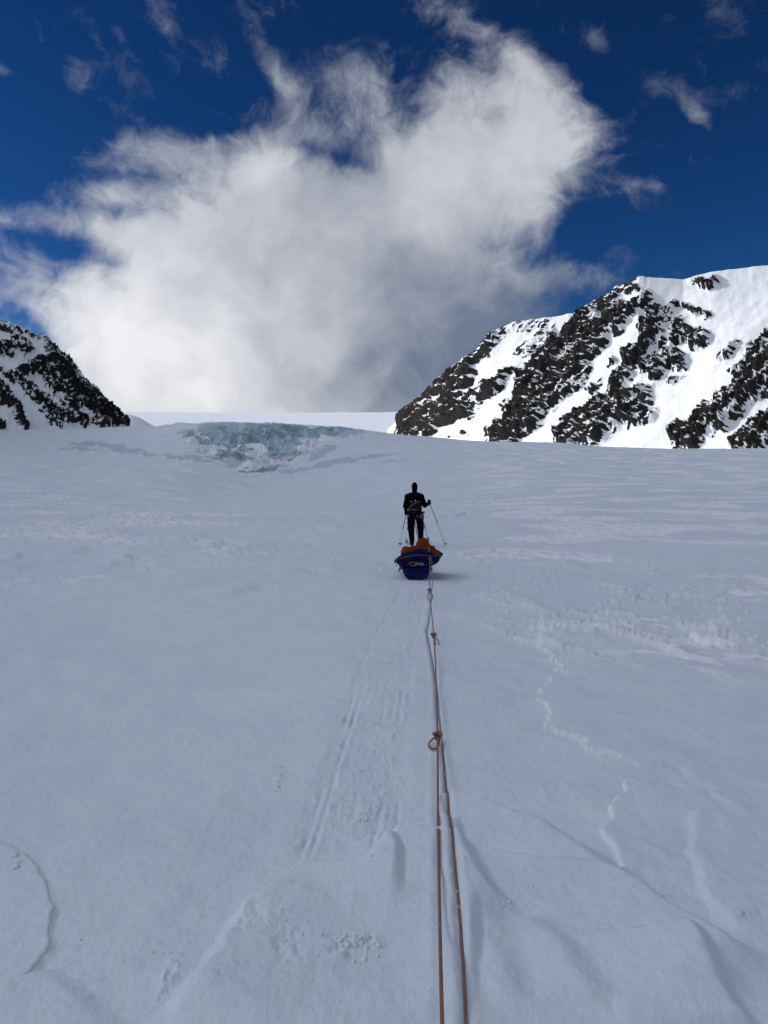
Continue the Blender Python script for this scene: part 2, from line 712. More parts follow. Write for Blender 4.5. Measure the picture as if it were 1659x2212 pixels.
def mountain_material(name, thr, soft, brown, sc=1.0):
    m, b = new_mat(name)
    tc = N.tree.nodes.new('ShaderNodeTexCoord')
    O = tc.outputs['Object']
    rock = attr('rock')
    warm = attr('warm')
    ge = N.tree.nodes.new('ShaderNodeNewGeometry')
    sp = N.tree.nodes.new('ShaderNodeSeparateXYZ')
    N.tree.links.new(ge.outputs['Normal'], sp.inputs[0])
    nz = N(sp.outputs[2])
    mp = N.tree.nodes.new('ShaderNodeMapping')
    mp.inputs['Rotation'].default_value = (R(12), R(-20), 0)
    mp.inputs['Scale'].default_value = (0.55 * sc, 0.55 * sc, 1.5 * sc)
    N.tree.links.new(O, mp.inputs[0])
    n1 = noise_tex(mp.outputs[0], 0.035, 8, 0.68)
    n2 = noise_tex(mp.outputs[0], 0.15, 6, 0.72, 0.3)
    n3 = noise_tex(O, 0.02 * sc, 6, 0.6)
    v = rock + (n1 - 0.5) * 0.45 + (n2 - 0.5) * 0.75 + (0.66 - nz) * 0.45
    f = smooth(v, thr, thr + soft)
    dark = mix_col(n2, (0.007, 0.0068, 0.007), (0.044, 0.041, 0.038))
    wcol = mix_col(n1, (0.030, 0.022, 0.018), (0.085, 0.064, 0.05))
    rc = mix_col((warm * 0.8).clamp(), dark, wcol)
    sn = mix_col(n3, (0.80, 0.82, 0.85), (0.88, 0.89, 0.90))
    c = mix_col(f, sn, rc)
    N.tree.links.new(c, b.inputs['Base Color'])
    b.inputs['Roughness'].default_value = 0.85
    b.inputs['Specular IOR Level'].default_value = 0.15
    h = n2 * (0.15 + f * 0.85)
    n = bump_node(h, 5.0 / sc)
    h3 = n3 * 1.0
    n = bump_node(h3, 2.0, n)
    N.tree.links.new(n, b.inputs['Normal'])
    return m


M_SNOW = snow_material()
M_ICE = ice_material()
M_ROCK_R = mountain_material('snowy_dark_rock', 0.41, 0.09, 1)
M_ROCK_L = mountain_material('shaded_snowy_rock', 0.38, 0.16, 1, 1.3)

# ---------------------------------------------------------------- the glacier
CX = np.array([-400, 0, 150, 250, 330, 400, 450, 520, 600, 700, 780, 870, 960, 1060, 1300, 1659, 2100]) * 1.0
CY = np.array([930, 930, 927, 922, 919, 913, 910, 913, 914, 918, 924, 935, 946, 954, 963, 971, 976]) * 1.0
CA = (CX - 829.5) / F
CE = (1060 - CY) / F
CD_A = np.array([-0.75, -0.45, -0.36, -0.30, -0.25, -0.16, -0.05, 0.05, 0.2, 0.5, 0.8])
CD_D = np.array([640, 640, 560, 430, 350, 335, 335, 330, 300, 260, 240.])
PW_A = np.array([-0.75, -0.45, -0.32, -0.27, -0.22, -0.16, -0.11, -0.04, 0.04, 0.2, 0.8])
PW_P = np.array([1.6, 1.7, 2.0, 2.4, 3.4, 4.4, 3.8, 2.9, 2.0, 1.5, 1.4])


_ga = np.linspace(-0.9, 0.9, 1801)
_gk = np.exp(-0.5 * (np.arange(-60, 61) / 16.0) ** 2)
_gk /= _gk.sum()


def _soft(A_, V_):
    return np.convolve(np.pad(np.interp(_ga, A_, V_), 60, 'edge'), _gk, 'valid')


T_DC, T_EC, T_PW = _soft(CD_A, CD_D), _soft(CA, CE), _soft(PW_A, PW_P)


def ground_large(X, Y):
    th = np.arctan2(X, Y)
    d = np.hypot(X, Y) + 1e-6
    w = 1 - sstep(np.abs(th), R(36), R(100))
    a = np.tan(np.clip(th, -0.70, 0.70))
    cosA = np.cos(np.clip(th, -0.70, 0.70))
    dy = d * cosA
    an = a + 0.012 * perlin(X / 60, Y / 60, 40) * sstep(d, 60, 200)
    Dc = np.interp(an, _ga, T_DC)
    Ec = np.interp(an, _ga, T_EC)
    p = np.interp(an, _ga, T_PW)
    zc = Ec * Dc + CAM_H
    u = np.clip((dy - 25) / (Dc - 25), 0, 1)
    lin = 0.10
    g = (1 - lin) * u ** p + lin * u ** 1.2
    z = zc * g
    over = np.clip(dy - Dc, 0, None)
    sft = sstep(a, -0.36, -0.20)
    fall = 2.0 + sft * (7.0 + 8.0 * sstep(a, -0.05, 0.15))
    z = z - fall * sstep(over, 0, 160) - 0.004 * np.clip(over, 0, 900) * sft
    # sunlit ice cap far behind
    ecap = np.interp(a, [-0.5, -0.3, -0.2, 0.0, 0.06, 0.2], [0.0985, 0.0985, 0.098, 0.0985, 0.1000, 0.101])
    zcap = ecap * 2500
    r = sstep(dy, 1000, 2500)
    z = z + (zcap - z) * np.where(dy > 1000, r, 0)
    z = np.where(dy > 2500, zcap + (dy - 2500) * 0.03, z)
    # low snow hill beyond the left spur
    hill = np.exp(-((X + 365) / 130) ** 2 - ((Y - 1040) / 110) ** 2) * (1 + 0.04 * perlin(X / 30, Y / 60, 47))
    z = z + 66 * hill * w
    return z * w + (1 - w) * 0.5


def ground_mid(X, Y, d):
    """drifts and wind ripples a few metres long"""
    f = sstep(d, 6, 26)
    z = 0.9 * fbm(X / 60, Y / 34, 3, 0.5, 5) * sstep(d, 30, 120)
    c, s = math.cos(R(-66)), math.sin(R(-66))
    U, W = X * c + Y * s, -X * s + Y * c
    z = z + 0.060 * fbm(U / 6, W / 3.6, 4, 0.5, 9) * (0.35 + 0.65 * f)
    z = z + 0.06 * f * (ridged(U / 2.6 + 0.8 * perlin(X / 2, Y / 2, 18), W / 1.3, 3, 0.5, 14) - 0.9) * sstep(perlin(X / 6, Y / 6, 21), 0.02, 0.45)
    # broken wind crust: angular plates with lips, most of them on the right
    cm = crust_mask(X, Y, d)
    wx = 0.35 * fbm(X / 0.8, Y / 0.8, 3, 0.5, 3)
    pl = ridged((U + wx) / 1.5, (W + wx * 0.6) / 0.85, 3, 0.5, 31) - 0.75
    z = z + 0.065 * np.clip(pl, 0, 0.55) * cm
    sc = fbm(U / 1.3, W / 0.7, 3, 0.5, 35)
    z = z - 0.035 * sstep(sc, 0.28, 0.7) * np.clip(cm * 1.3 + 0.10, 0, 1)
    # soft drifts with a shaded lee
    dr = fbm(U / 3.2, W / 2.2 + 0.6 * perlin(X / 2.2, Y / 2.2, 37), 3, 0.5, 38)
    z = z + 0.12 * sstep(dr, 0.02, 0.55) * sstep(perlin(X / 9, Y / 9, 39), -0.05, 0.3) * f * (1 - 0.6 * sstep(d, 30, 90))
    return z


def crust_mask(X, Y, d):
    side = sstep((X - 0.06 * Y) / (1 + 0.10 * Y), -0.6, 1.3)
    left = 0.55 * sstep((-X - 0.06 * Y) / (1 + 0.10 * Y), 0.0, 1.3) * sstep(d, 11, 16)
    patch = sstep(perlin(X / 7, Y / 5, 33) + 0.35 * perlin(X / 2.4, Y / 2.0, 34), -0.12, 0.30)
    near = 0.14 * sstep(X - 0.21 * Y - 0.3, -0.1, 0.15) * (1 - sstep(d, 7, 11)) * sstep(d, 2.2, 3.2)
    return np.maximum(np.clip(np.maximum(side, left) * patch, 0, 1) * sstep(d, 5.0, 9.5), near)


WARP = {}
LIPS = []


def wavy_edge(X, Y, px_pts, h, w_in, w_out, sign=1, rough=0.05, z0=0.0, seed=50, fade=(0.03, 0.12), lip=0.012):
    pts = [on_ground(*p) for p in px_pts]
    out = np.zeros_like(X)
    P = np.array(pts)
    mg = 3.5 * max(w_in, w_out) + 0.1
    m = (X > P[:, 0].min() - mg) & (X < P[:, 0].max() + mg) & (Y > P[:, 1].min() - mg) & (Y < P[:, 1].max() + mg)
    if not m.any():
        return out
    d, s, fr = seg_dist(X[m] + rough * WARP['x'][m], Y[m] + rough * WARP['y'][m], pts)
    sd = d * s * sign
    e = sstep(fr, 0.0, fade[0]) * (1 - sstep(fr, 1 - fade[1], 1.0))
    up = sstep(sd, -lip, lip)
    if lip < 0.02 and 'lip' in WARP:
        WARP['lip'][m] = np.maximum(WARP['lip'][m], e * np.exp(-((sd) / (0.003 + 0.0011 * Y[m])) ** 2))  # whitens thin lip edges, painting in the light they catch
    out[m] = h * e * up * np.exp(-np.clip(sd - lip, 0, None) ** 1.3 / w_in ** 1.3)
    return out


CORD_PX = [(1012, 2300), (1006, 2212), (996, 2090), (986, 1960), (974, 1830), (964, 1710), (955, 1612), (949, 1552), (943, 1488), (936, 1443), (930, 1407), (922, 1363), (926.5, 1341), (931, 1302), (933, 1274), (934.5, 1256)]
TRACK = [(-0.30, 1.2), (-0.165, 3.04), (-0.08, 4.6), (0.065, 7.3), (0.34, 10.4), (0.54, 12.85), (0.80, 19.0), (0.85, 21.0)]


def ground_near(X, Y, d):
    WARP['x'] = fbm(X / 0.22, Y / 0.22, 4, 0.55, 50)
    WARP['y'] = fbm(X / 0.22, Y / 0.22, 4, 0.55, 57)
    WARP['lip'] = np.zeros_like(X)
    z = 0.020 * fbm(X / 1.9, Y / 1.1, 4, 0.5, 60) + 0.006 * fbm(X / 0.30, Y / 0.22, 4, 0.55, 66)
    z += 0.0022 * fbm(X / 0.05, Y / 0.05, 3, 0.6, 70)
    # drifts in front: long soft crests with a steeper lee
    z += wavy_edge(X, Y, [(975, 1715), (1080, 1750), (1180, 1792), (1300, 1868), (1440, 1960), (1560, 2030), (1700, 2090)], 0.085, 0.42, 0.05, -1, 0.010, lip=0.075)
    z += wavy_edge(X, Y, [(975, 1780), (1000, 1850), (1050, 1930), (1110, 1985), (1180, 2030)], 0.060, 0.20, 0.04, -1, 0.006, lip=0.045, fade=(0.1, 0.4))
    z += wavy_edge(X, Y, [(850, 1815), (790, 1888), (640, 1888), (600, 1920), (515, 1985), (460, 2080), (390, 2160), (330, 2230)], 0.075, 0.50, 0.03, 1, 0.012, lip=0.045)
    z += wavy_edge(X, Y, [(830, 1820), (865, 1880), (862, 1960), (835, 2030)], 0.035, 0.12, 0.03, -1, 0.006, lip=0.03, fade=(0.2, 0.5))
    z += wavy_edge(X, Y, [(1020, 1960), (1030, 2060), (1020, 2120), (1010, 2230)], 0.045, 0.12, 0.03, -1, 0.006, lip=0.03, fade=(0.3, 0.1))
    z += wavy_edge(X, Y, [(1505, 2050), (1560, 2140), (1640, 2230)], 0.05, 0.25, 0.03, -1, 0.008, lip=0.04)
    z += wavy_edge(X, Y, [(1150, 1990), (1240, 2090), (1330, 2200)], 0.040, 0.22, 0.03, -1, 0.008, lip=0.06, fade=(0.2, 0.2))
    z += wavy_edge(X, Y, [(1030, 1930), (1080, 2030), (1120, 2150), (1130, 2230)], 0.04, 0.2, 0.03, -1, 0.006, lip=0.06, fade=(0.2, 0.2))
    # crust lips on the right, lit from the left; edge light also painted white
    z += wavy_edge(X, Y, [(1165, 1330), (1170, 1400), (1215, 1460), (1160, 1490), (1180, 1555), (1205, 1585), (1300, 1630), (1380, 1668), (1430, 1695)], 0.026, 1.1, 0.02, 1, 0.060, lip=0.011)
    z += wavy_edge(X, Y, [(1365, 1690), (1325, 1740), (1305, 1800), (1330, 1850), (1330, 1900)], 0.026, 0.40, 0.02, 1, 0.034, lip=0.010)
    z += wavy_edge(X, Y, [(1500, 1760), (1490, 1840), (1530, 1930), (1560, 1980), (1612, 2010)], 0.022, 0.20, 0.02, 1, 0.020, lip=0.030)
    z += wavy_edge(X, Y, [(1470, 1660), (1530, 1710), (1600, 1770)], 0.014, 0.3, 0.02, 1, 0.03, lip=0.025)
    for k, (x0, y0, x1, y1) in enumerate([(1080, 1300, 1290, 1330), (1240, 1250, 1420, 1290), (1350, 1330, 1600, 1400), (1120, 1210, 1300, 1240), (1520, 1370, 1620, 1400),
                                          (1400, 1220, 1640, 1260), (240, 1196, 400, 1190), (400, 1182, 560, 1176), (200, 1150, 330, 1146), (480, 1290, 640, 1270), (560, 1192, 700, 1168), (260, 1216, 340, 1212), (1090, 1280, 1190, 1330), (1300, 1290, 1420, 1310)]):
        xm, ym = (x0 + x1) / 2, (y0 + y1) / 2 - 12
        z += wavy_edge(X, Y, [(x0, y0), (xm, ym), (x1, y1)], 0.05, 0.9, 0.03, 1 if x0 < 700 else -1, 0.03, fade=(0.3, 0.3), lip=0.11)
    # wedge-shaped flakes of wind slab, all combed the same way by the wind
    rnd = random.Random(9)
    zones = [(1050, 1660, 1200, 1400, 120), (230, 720, 1150, 1235, 34), (1000, 1660, 1130, 1200, 50), (1280, 1660, 1270, 1390, 40), (700, 850, 1200, 1240, 8)]
    ca, sa = math.cos(R(-62)), math.sin(R(-62))
    for (xa, xb, ya, yb, n) in zones:
        for _ in range(n):
            gx, gy = on_ground(rnd.uniform(xa, xb), rnd.uniform(ya, yb))
            big = rnd.random() ** 2
            Lw, w = (0.14 + 0.42 * big) * (0.6 + gy / 25), (0.035 + 0.09 * big) * (0.6 + gy / 25)
            h = 0.016 + 0.030 * big
            m = (np.abs(X - gx) < Lw + 0.1) & (np.abs(Y - gy) < Lw + 0.1)
            if not m.any(): continue
            ex, ey = X[m] - gx + 0.022 * WARP['x'][m], Y[m] - gy + 0.022 * WARP['y'][m]
            u, v = (ex * ca + ey * sa) / Lw, (-ex * sa + ey * ca) / w
            taper = np.clip(1 - np.abs(u), 0, 1) ** 0.7
            side_ = sstep(v, -taper, -taper + 0.25) * np.clip(1 - v / (1.2 * taper + 1e-3), 0, 1)
            b_ = side_ * sstep(taper, 0.0, 0.3)
            z[m] += h * b_
            WARP['lip'][m] = np.maximum(WARP['lip'][m], 0.85 * sstep(b_, 0.30, 0.62) * (0.35 + 0.65 * rnd.random()))  # raised side of each wedge whitened, its light put into the colour
    # crust slab at lower left
    px = [(-60, 1800), (30, 1832), (75, 1860), (105, 1920), (120, 1970), (108, 2050), (70, 2100), (20, 2140), (-60, 2170)]
    z += wavy_edge(X, Y, px, 0.020, 0.35, 0.015, -1, 0.012, lip=0.016)
    z += wavy_edge(X, Y, [(90, 2090), (160, 2130), (230, 2190), (280, 2260)], 0.03, 0.3, 0.03, -1, 0.008, lip=0.05)
    # scooped hollows and boot prints
    lump = 0.6 + 0.8 * fbm(X / 0.05, Y / 0.05, 3, 0.6, 75)
    for (px_, py_, rx, ry, h) in [(535, 2020, .06, .10, -.02), (625, 2060, .07, .13, -.016), (365, 2105, .03, .10, .03), (800, 1745, .05, .09, .018),
                                  (775, 1765, .04, .05, .020), (760, 2065, .10, .05, .016), (800, 2050, .05, .06, .014), (735, 2080, .04, .05, .016), (600, 1680, .03, .10, .01)]:
        gx, gy = on_ground(px_, py_)
        q = ((X - gx) / rx) ** 2 + ((Y - gy) / ry) ** 2
        z += 0.55 * h * np.exp(-q ** 1.5) * lump
    # pulk and ski track
    dd, s, fr = seg_dist(X, Y, TRACK)
    off = dd * s * -1.0
    on = sstep(Y, 2.95, 3.25) * (1 - sstep(Y, 20, 22))
    z += on * (-0.006) * (1 - sstep(np.abs(off), 0.20, 0.27))
    rnd = random.Random(5)
    for k in range(26):
        o = rnd.choice([-0.20, -0.17, -0.15, -0.06, -0.02, 0.05, 0.11, 0.16, 0.19, 0.22]) + rnd.uniform(-.01, .01)
        y0 = 3.0 + 10 * rnd.random() ** 1.6
        l = 0.35 + 0.9 * rnd.random() * (y0 / 5)
        if k == 0: o, y0, l = -0.19, 3.0, 1.0
        if k == 1: o, y0, l = -0.15, 3.0, 2.4
        if k in (2, 3): o, y0, l = (-0.20, 0.20)[k - 2], 4.0 + k, 9.0
        wd = 0.007 + 0.004 * rnd.random() + 0.0007 * y0
        e = sstep(Y, y0, y0 + 0.12) * (1 - sstep(Y, y0 + l - 0.15, y0 + l))
        q = (off - o) / wd
        z += on * e * (0.45 if k in (2, 3) else 0.8) * (0.55 + 0.6 * WARP['x']) * (-0.012 * np.exp(-q * q) + 0.006 * np.exp(-(q - 2.2) ** 2))
    z += on * 0.007 * (1 - sstep(np.abs(off), 0.22, 0.30)) * np.clip(fbm(X / 0.07, Y / 0.16, 3, 0.6, 77), 0, 1)
    # furrows pressed by the ropes
    for path, w, dep in ((CORD_PX, 0.016, 0.014), ([(955, 2212), (951, 2040), (948, 1880), (946, 1740), (945, 1592), (943, 1500), (941, 1440)], 0.018, 0.008)):
        P = np.array([on_ground(*p) for p in path])
        m = (X > P[:, 0].min() - 0.2) & (X < P[:, 0].max() + 0.2) & (Y < 13)
        dd, s_, fr = seg_dist(X[m], Y[m], [tuple(p) for p in P])
        q = dd / w
        z[m] += -dep * np.exp(-q * q) + 0.4 * dep * np.exp(-((q - 2.0) / 0.8) ** 2) * (0.6 + 0.8 * WARP['x'][m])
    return z


def ground_z(X, Y):
    X, Y = np.asarray(X, float), np.asarray(Y, float)
    d = np.hypot(X, Y)
    z = ground_large(X, Y)
    m = d < 500
    zz = np.zeros_like(z)
    zz[m] = ground_mid(X[m], Y[m], d[m])
    m2 = (d < 26) & (Y > 0.2)
    zz[m2] += ground_near(X[m2], Y[m2], d[m2]) * (1 - sstep(d[m2], 20, 26))
    # the skier and the pulk stand on settled snow
    calm = np.exp(-(((X - 0.60) / 1.0) ** 2 + ((Y - 13.5) / 1.5) ** 2) ** 2) + np.exp(-(((X - 0.85) / 1.3) ** 2 + ((Y - 21.2) / 1.8) ** 2) ** 2)
    return z + zz * (1 - 0.85 * np.clip(calm, 0, 1))


def gz(x, y):
    return float(ground_z(np.array([x]), np.array([y]))[0])


def bowl_mask(a, Y):
    """where the glacier breaks into the icefall: a funnel, wide at the lip"""
    t = np.clip((Y - 225) / 105, 0, 1)
    t = t ** 0.8
    wob = 0.012 * perlin(a * 40, Y / 14, 44)
    al = -0.185 - 0.074 * t + wob
    ar = -0.165 + 0.126 * t + wob
    l = sstep(a, al - 0.014, al + 0.012)
    r = 1 - sstep(a, ar - 0.03, ar + 0.012)
    return l * r * sstep(Y, 218, 240) * (1 - sstep(Y, 334, 342))


def ice_field(X, Y, Z):
    """bare blue-grey ice: the icefall wall and the streaks that sweep round its bowl"""
    a = X / np.maximum(Y, 1)
    ok = (Y > 90) & (Y < 700) & (np.abs(a) < 0.55)
    px = (829.5 + a * F)[ok]
    py = (1060 - (Z - CAM_H) / np.maximum(Y, 1) * F)[ok]
    qx = px + 9 * fbm(px / 26, py / 12, 4, 0.6, 90)
    qy = py + 4.5 * fbm(px / 26, py / 10, 4, 0.6, 95)
    z = lambda pts: [(216 + 0.4296 * x, 853 + 0.4296 * y) for x, y in pts]
    segs = [([(520, 165), (620, 158), (760, 165), (900, 172), (1030, 178)], 26), ([(530, 195), (640, 200), (760, 205), (900, 205), (1010, 205)], 26),
            ([(560, 222), (680, 225), (780, 222)], 14), ([(830, 235), (900, 250), (990, 228)], 26), ([(840, 268), (930, 262)], 14),
            ([(1040, 202), (1120, 182), (1240, 200)], 17), ([(1050, 172), (1200, 172), (1330, 186)], 8), ([(1060, 298), (1120, 278), (1185, 264)], 9),
            ([(1040, 328), (1130, 296)], 6), ([(860, 308), (930, 300), (1000, 280)], 15), ([(960, 330), (1040, 280)], 6), ([(800, 372), (870, 366), (950, 355)], 6),
            ([(920, 388), (1050, 365), (1150, 345), (1300, 316), (1400, 303), (1520, 292)], 8), ([(1060, 358), (1200, 325), (1320, 312)], 6), ([(1300, 213), (1335, 212)], 4),
            ([(390, 186), (470, 181)], 7), ([(480, 206), (525, 232)], 7), ([(530, 240), (640, 240), (760, 240)], 9), ([(600, 286), (720, 300)], 9),
            ([(590, 300), (680, 306), (765, 324)], 6), ([(635, 256), (680, 262)], 12), ([(715, 268), (755, 275)], 10), ([(725, 363), (755, 369)], 5),
            ([(490, 276), (525, 298)], 4), ([(-160, 246), (0, 250), (100, 262), (220, 290), (360, 318), (460, 322), (560, 335)], 6), ([(50, 264), (180, 295)], 6),
            ([(540, 316), (625, 327)], 3.5), ([(-200, 262), (0, 280)], 5), ([(690, 390), (900, 380)], 4), ([(1400, 340), (1600, 330)], 3)]
    t = np.zeros_like(px)
    for pts, w in segs:
        w = w * 0.4296 + 1.2
        dd, _, fr = seg_dist(qx, qy, z(pts))
        e = 0.55 + 0.45 * np.sin(np.pi * np.clip(fr, 0.02, 0.98)) ** 0.5
        t = np.maximum(t, 1.0 - 0.5 * dd / (w * e))
    out = np.zeros_like(X)
    out[ok] = np.clip(t, 0, 1) + 0.10 * fbm(px / 9, py / 3, 3, 0.6, 97)
    return out


def build_ground():
    th = np.concatenate([np.linspace(R(-32), R(32), 840), np.linspace(R(32), R(328), 150)[1:-1]])
    d1 = np.linspace(0.05, 1.25, 14)[:-1]
    d2 = 1 / np.linspace(1 / 1.25, 1 / 40, 600)
    d3 = np.exp(np.linspace(math.log(40), math.log(420), 250))[1:]
    d4 = np.exp(np.linspace(math.log(420), math.log(3200), 100))[1:]
    d5 = np.array([3800, 4800, 6500, 9000, 14000.])
    d = np.concatenate([d1, d2, d3, d4, d5])
    D, T = np.meshgrid(d, th, indexing='ij')
    X, Y = D * np.sin(T), D * np.cos(T)
    Z = ground_z(X, Y)
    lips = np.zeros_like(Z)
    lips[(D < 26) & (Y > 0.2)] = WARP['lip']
    ice = sstep(ice_field(X, Y, ground_large(X, Y)), 0.44, 0.56) * 0.75
    bm = bowl_mask(X / np.maximum(Y, 1), Y) * (Y > 0)
    Z = Z - 7.0 * sstep(bm, 0.35, 1.0)
    V = np.stack([X, Y, Z], -1).reshape(-1, 3)
    Q = grid_quads(len(d), len(th), wrap=True)[:, ::-1]
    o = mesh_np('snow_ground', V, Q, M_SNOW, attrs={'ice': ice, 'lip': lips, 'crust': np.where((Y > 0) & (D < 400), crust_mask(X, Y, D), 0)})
    set_props(o, 'wind-packed glacier snow with drifts, crust lips and a sled track', kind='structure')


def build_icefall():
    nx, ny = 340, 420
    a = np.linspace(-0.275, -0.035, nx)
    y = np.linspace(212, 347, ny)
    Yg, A = np.meshgrid(y, a, indexing='ij')
    X = A * Yg
    Z0 = ground_z(X, Yg)
    m = bowl_mask(A, Yg)
    # benches: steep blue risers with snow on the treads
    U = X + 14 * fbm(X / 40, Yg / 40, 3, 0.5, 101)
    Z1 = Z0 + m * (3.6 * fbm(X / 22, Yg / 20, 3, 0.5, 103) - 1.2)
    step = 6.2
    q = Z1 / step + 0.55 * fbm(X / 17, Yg / 17, 3, 0.5, 107)
    fl = np.floor(q)
    fr = q - fl
    ter = (fl + sstep(fr, 0.30, 0.84) * 0.7 + fr * 0.3) * step - step * 0.55 * fbm(X / 17, Yg / 17, 3, 0.5, 107) * 0.8
    Z2 = Z1 + (ter - Z1) * sstep(m, 0.2, 0.8) * 0.55
    # seracs: vertical cracks across the risers
    cr = ridged(U / 9, Yg / 22, 3, 0.55, 110)
    Z2 = Z2 + m * (np.clip(cr - 0.9, -1, 1) * 1.1 + 0.9 * fbm(X / 7.0, Yg / 5.0, 3, 0.55, 112))
    Z2 = np.minimum(Z2, Z0 + m * (0.4 + 2.6 * (1 - sstep(Yg, 300, 328))))
    Z = np.where(m > 0.02, Z2, Z0) - 2.0 * (1 - sstep(m, 0.0, 0.30))
    up = sstep(Yg, 250, 330)
    ice = ice_field(X, Yg, Z)
    # back edge drops behind the lip
    Z = Z - 6 * sstep(Yg, 340, 347)
    V = np.stack([X, Yg, Z], -1).reshape(-1, 3)
    Q = grid_quads(ny, nx)
    Q = Q[(m.ravel()[Q] > 0.004).any(1)]
    o = mesh_np('icefall', V, Q, M_ICE, attrs={'ice': ice})
    set_props(o, 'blue crevassed icefall breaking over the lip of the snow', kind='structure')


# ---------------------------------------------------------------- mountains
def rib_field(PX, PY, ribs, seed, wob):
    qx = PX + wob * fbm(PX / 60, PY / 60, 4, 0.55, seed)
    qy = PY + wob * fbm(PX / 60, PY / 60, 4, 0.55, seed + 9)
    t = np.zeros_like(PX)
    for pts, w0, w1, amp in ribs:
        d, s, fr = seg_dist(qx, qy, pts)
        w = w0 + (w1 - w0) * fr
        t = np.maximum(t, amp * np.exp(-(d / w) ** 2))
    return t


def build_mountain_right():
    z3 = lambda pts: [(823 + x * 0.504, 548.6 + y * 0.504) for x, y in pts]
    ribs = [(z3(p), w0 * .504, w1 * .504, a) for p, w0, w1, a in [
        ([(90, 720), (190, 620), (290, 520), (400, 410), (470, 350)], 60, 45, 0.92),
        ([(120, 760), (260, 690), (330, 600), (380, 500)], 70, 50, 0.90),
        ([(200, 760), (330, 690), (430, 610), (520, 540)], 40, 40, 0.85),
        ([(380, 740), (420, 660), (500, 590), (570, 500)], 34, 30, 0.72),
        ([(520, 330), (600, 300), (700, 300)], 40, 40, 0.50),
        ([(500, 430), (600, 420), (700, 350)], 36, 40, 0.42),
        ([(530, 790), (600, 690), (640, 580), (700, 480), (800, 370), (860, 290)], 74, 70, 1.0),
        ([(640, 720), (720, 600), (800, 500), (880, 420), (950, 330)], 80, 60, 0.95),
        ([(740, 660), (820, 580), (900, 540)], 60, 60, 0.66),
        ([(860, 290), (930, 230), (1000, 180), (1060, 130)], 50, 30, 0.80),
        ([(960, 260), (1030, 260), (1100, 280)], 50, 60, 0.80),
        ([(980, 330), (1060, 300), (1100, 220), (1130, 180)], 36, 40, 0.62),
        ([(800, 800), (880, 700), (960, 610), (1010, 520), (1080, 430), (1130, 340), (1200, 270)], 60, 46, 1.0),
        ([(900, 780), (980, 720), (1060, 680), (1150, 690)], 52, 60, 0.86),
        ([(1010, 690), (1080, 620), (1150, 590)], 50, 40, 0.74),
        ([(1130, 500), (1210, 480), (1290, 475)], 34, 28, 0.80),
        ([(1130, 470), (1210, 400), (1290, 340), (1350, 370)], 40, 44, 0.80),
        ([(1200, 270), (1290, 240), (1380, 260)], 36, 20, 0.58),
        ([(1240, 570), (1310, 530)], 34, 30, 0.62),
        ([(1370, 110), (1430, 105)], 32, 22, 0.72),
        ([(1290, 810), (1370, 740), (1450, 690), (1540, 610), (1600, 540), (1680, 450)], 50, 74, 1.0),
        ([(1420, 730), (1520, 700), (1560, 640)], 40, 40, 0.70),
        ([(1600, 480), (1640, 400), (1720, 330)], 44, 60, 0.75),
        ([(1560, 840), (1650, 770), (1760, 690)], 50, 60, 0.95),
        ([(1460, 440), (1520, 390)], 28, 24, 0.58), ([(1500, 510), (1560, 460)], 24, 24, 0.5),
        ([(1700, 560), (1900, 420), (2100, 300)], 90, 120, 0.9), ([(1800, 800), (2100, 640)], 90, 120, 0.9),
        ([(280, 790), (330, 770), (390, 760)], 14, 12, 0.6), ([(1100, 745), (1160, 735)], 14, 12, 0.55),
    ]]
    sx = np.array([835, 862, 900, 985, 1030, 1060, 1110, 1180, 1240, 1310, 1375, 1470, 1530, 1600, 1659, 1800, 2050.])
    sy = np.array([930, 905, 872, 792, 762, 722, 699, 689, 679, 639, 602, 607, 591, 583, 577, 560, 540.])
    bx = np.array([800, 850, 1060, 1300, 1659, 2050.])
    bd = np.array([1750, 1680, 1340, 1090, 870, 720.])
    rx = np.array([800, 862, 985, 1060, 1240, 1375, 1659, 2050.])
    rd = np.array([1790, 1760, 1640, 1560, 1500, 1480, 1520, 1560.])
    ns, nt_ = 620, 330
    px = np.linspace(836, 1980, ns)
    t = np.concatenate([np.linspace(0, 1, 280), np.linspace(1, 2.0, nt_ - 280 + 1)[1:]])
    T, PX = np.meshgrid(t, px, indexing='ij')
    A = (PX - 829.5) / F
    SY = np.interp(PX, sx, sy)
    SY = SY + (3.0 * fbm(PX / 30, PX * 0, 4, 0.6, 130)) * np.clip(T, 0, 1) ** 8 * sstep(PX, 840, 900) * np.where((PX > 1110) & (PX < 1240) | (PX > 1400), 0.25, 1.0)
    er = (1060 - SY) / F
    Db, Dr = np.interp(PX, bx, bd), np.interp(PX, rx, rd)
    tc = np.clip(T, 0, 1)
    prof = tc + 0.10 * np.sin(np.pi * tc) * sstep(PX, 1350, 1600)       # rounder on the right
    D = Db + (Dr - Db) * tc
    eb = 2.0 / Db
    Zr = CAM_H + er * Dr
    e = eb + (er - eb) * np.clip(prof - 0.04 * np.sin(np.pi * tc), 0, 2)
    Z = CAM_H + e * D
    back = np.clip(T - 1, 0, None)
    D = D + back * 700
    Z = Z - 10 * sstep(back, 0, 0.1) - 260 * back ** 1.3
    PY = 1060 - (Z - CAM_H) / D * F
    PY = np.where(T > 1, SY - 30 * back, PY)
    rock = rib_field(PX, PY, ribs, 140, 18)
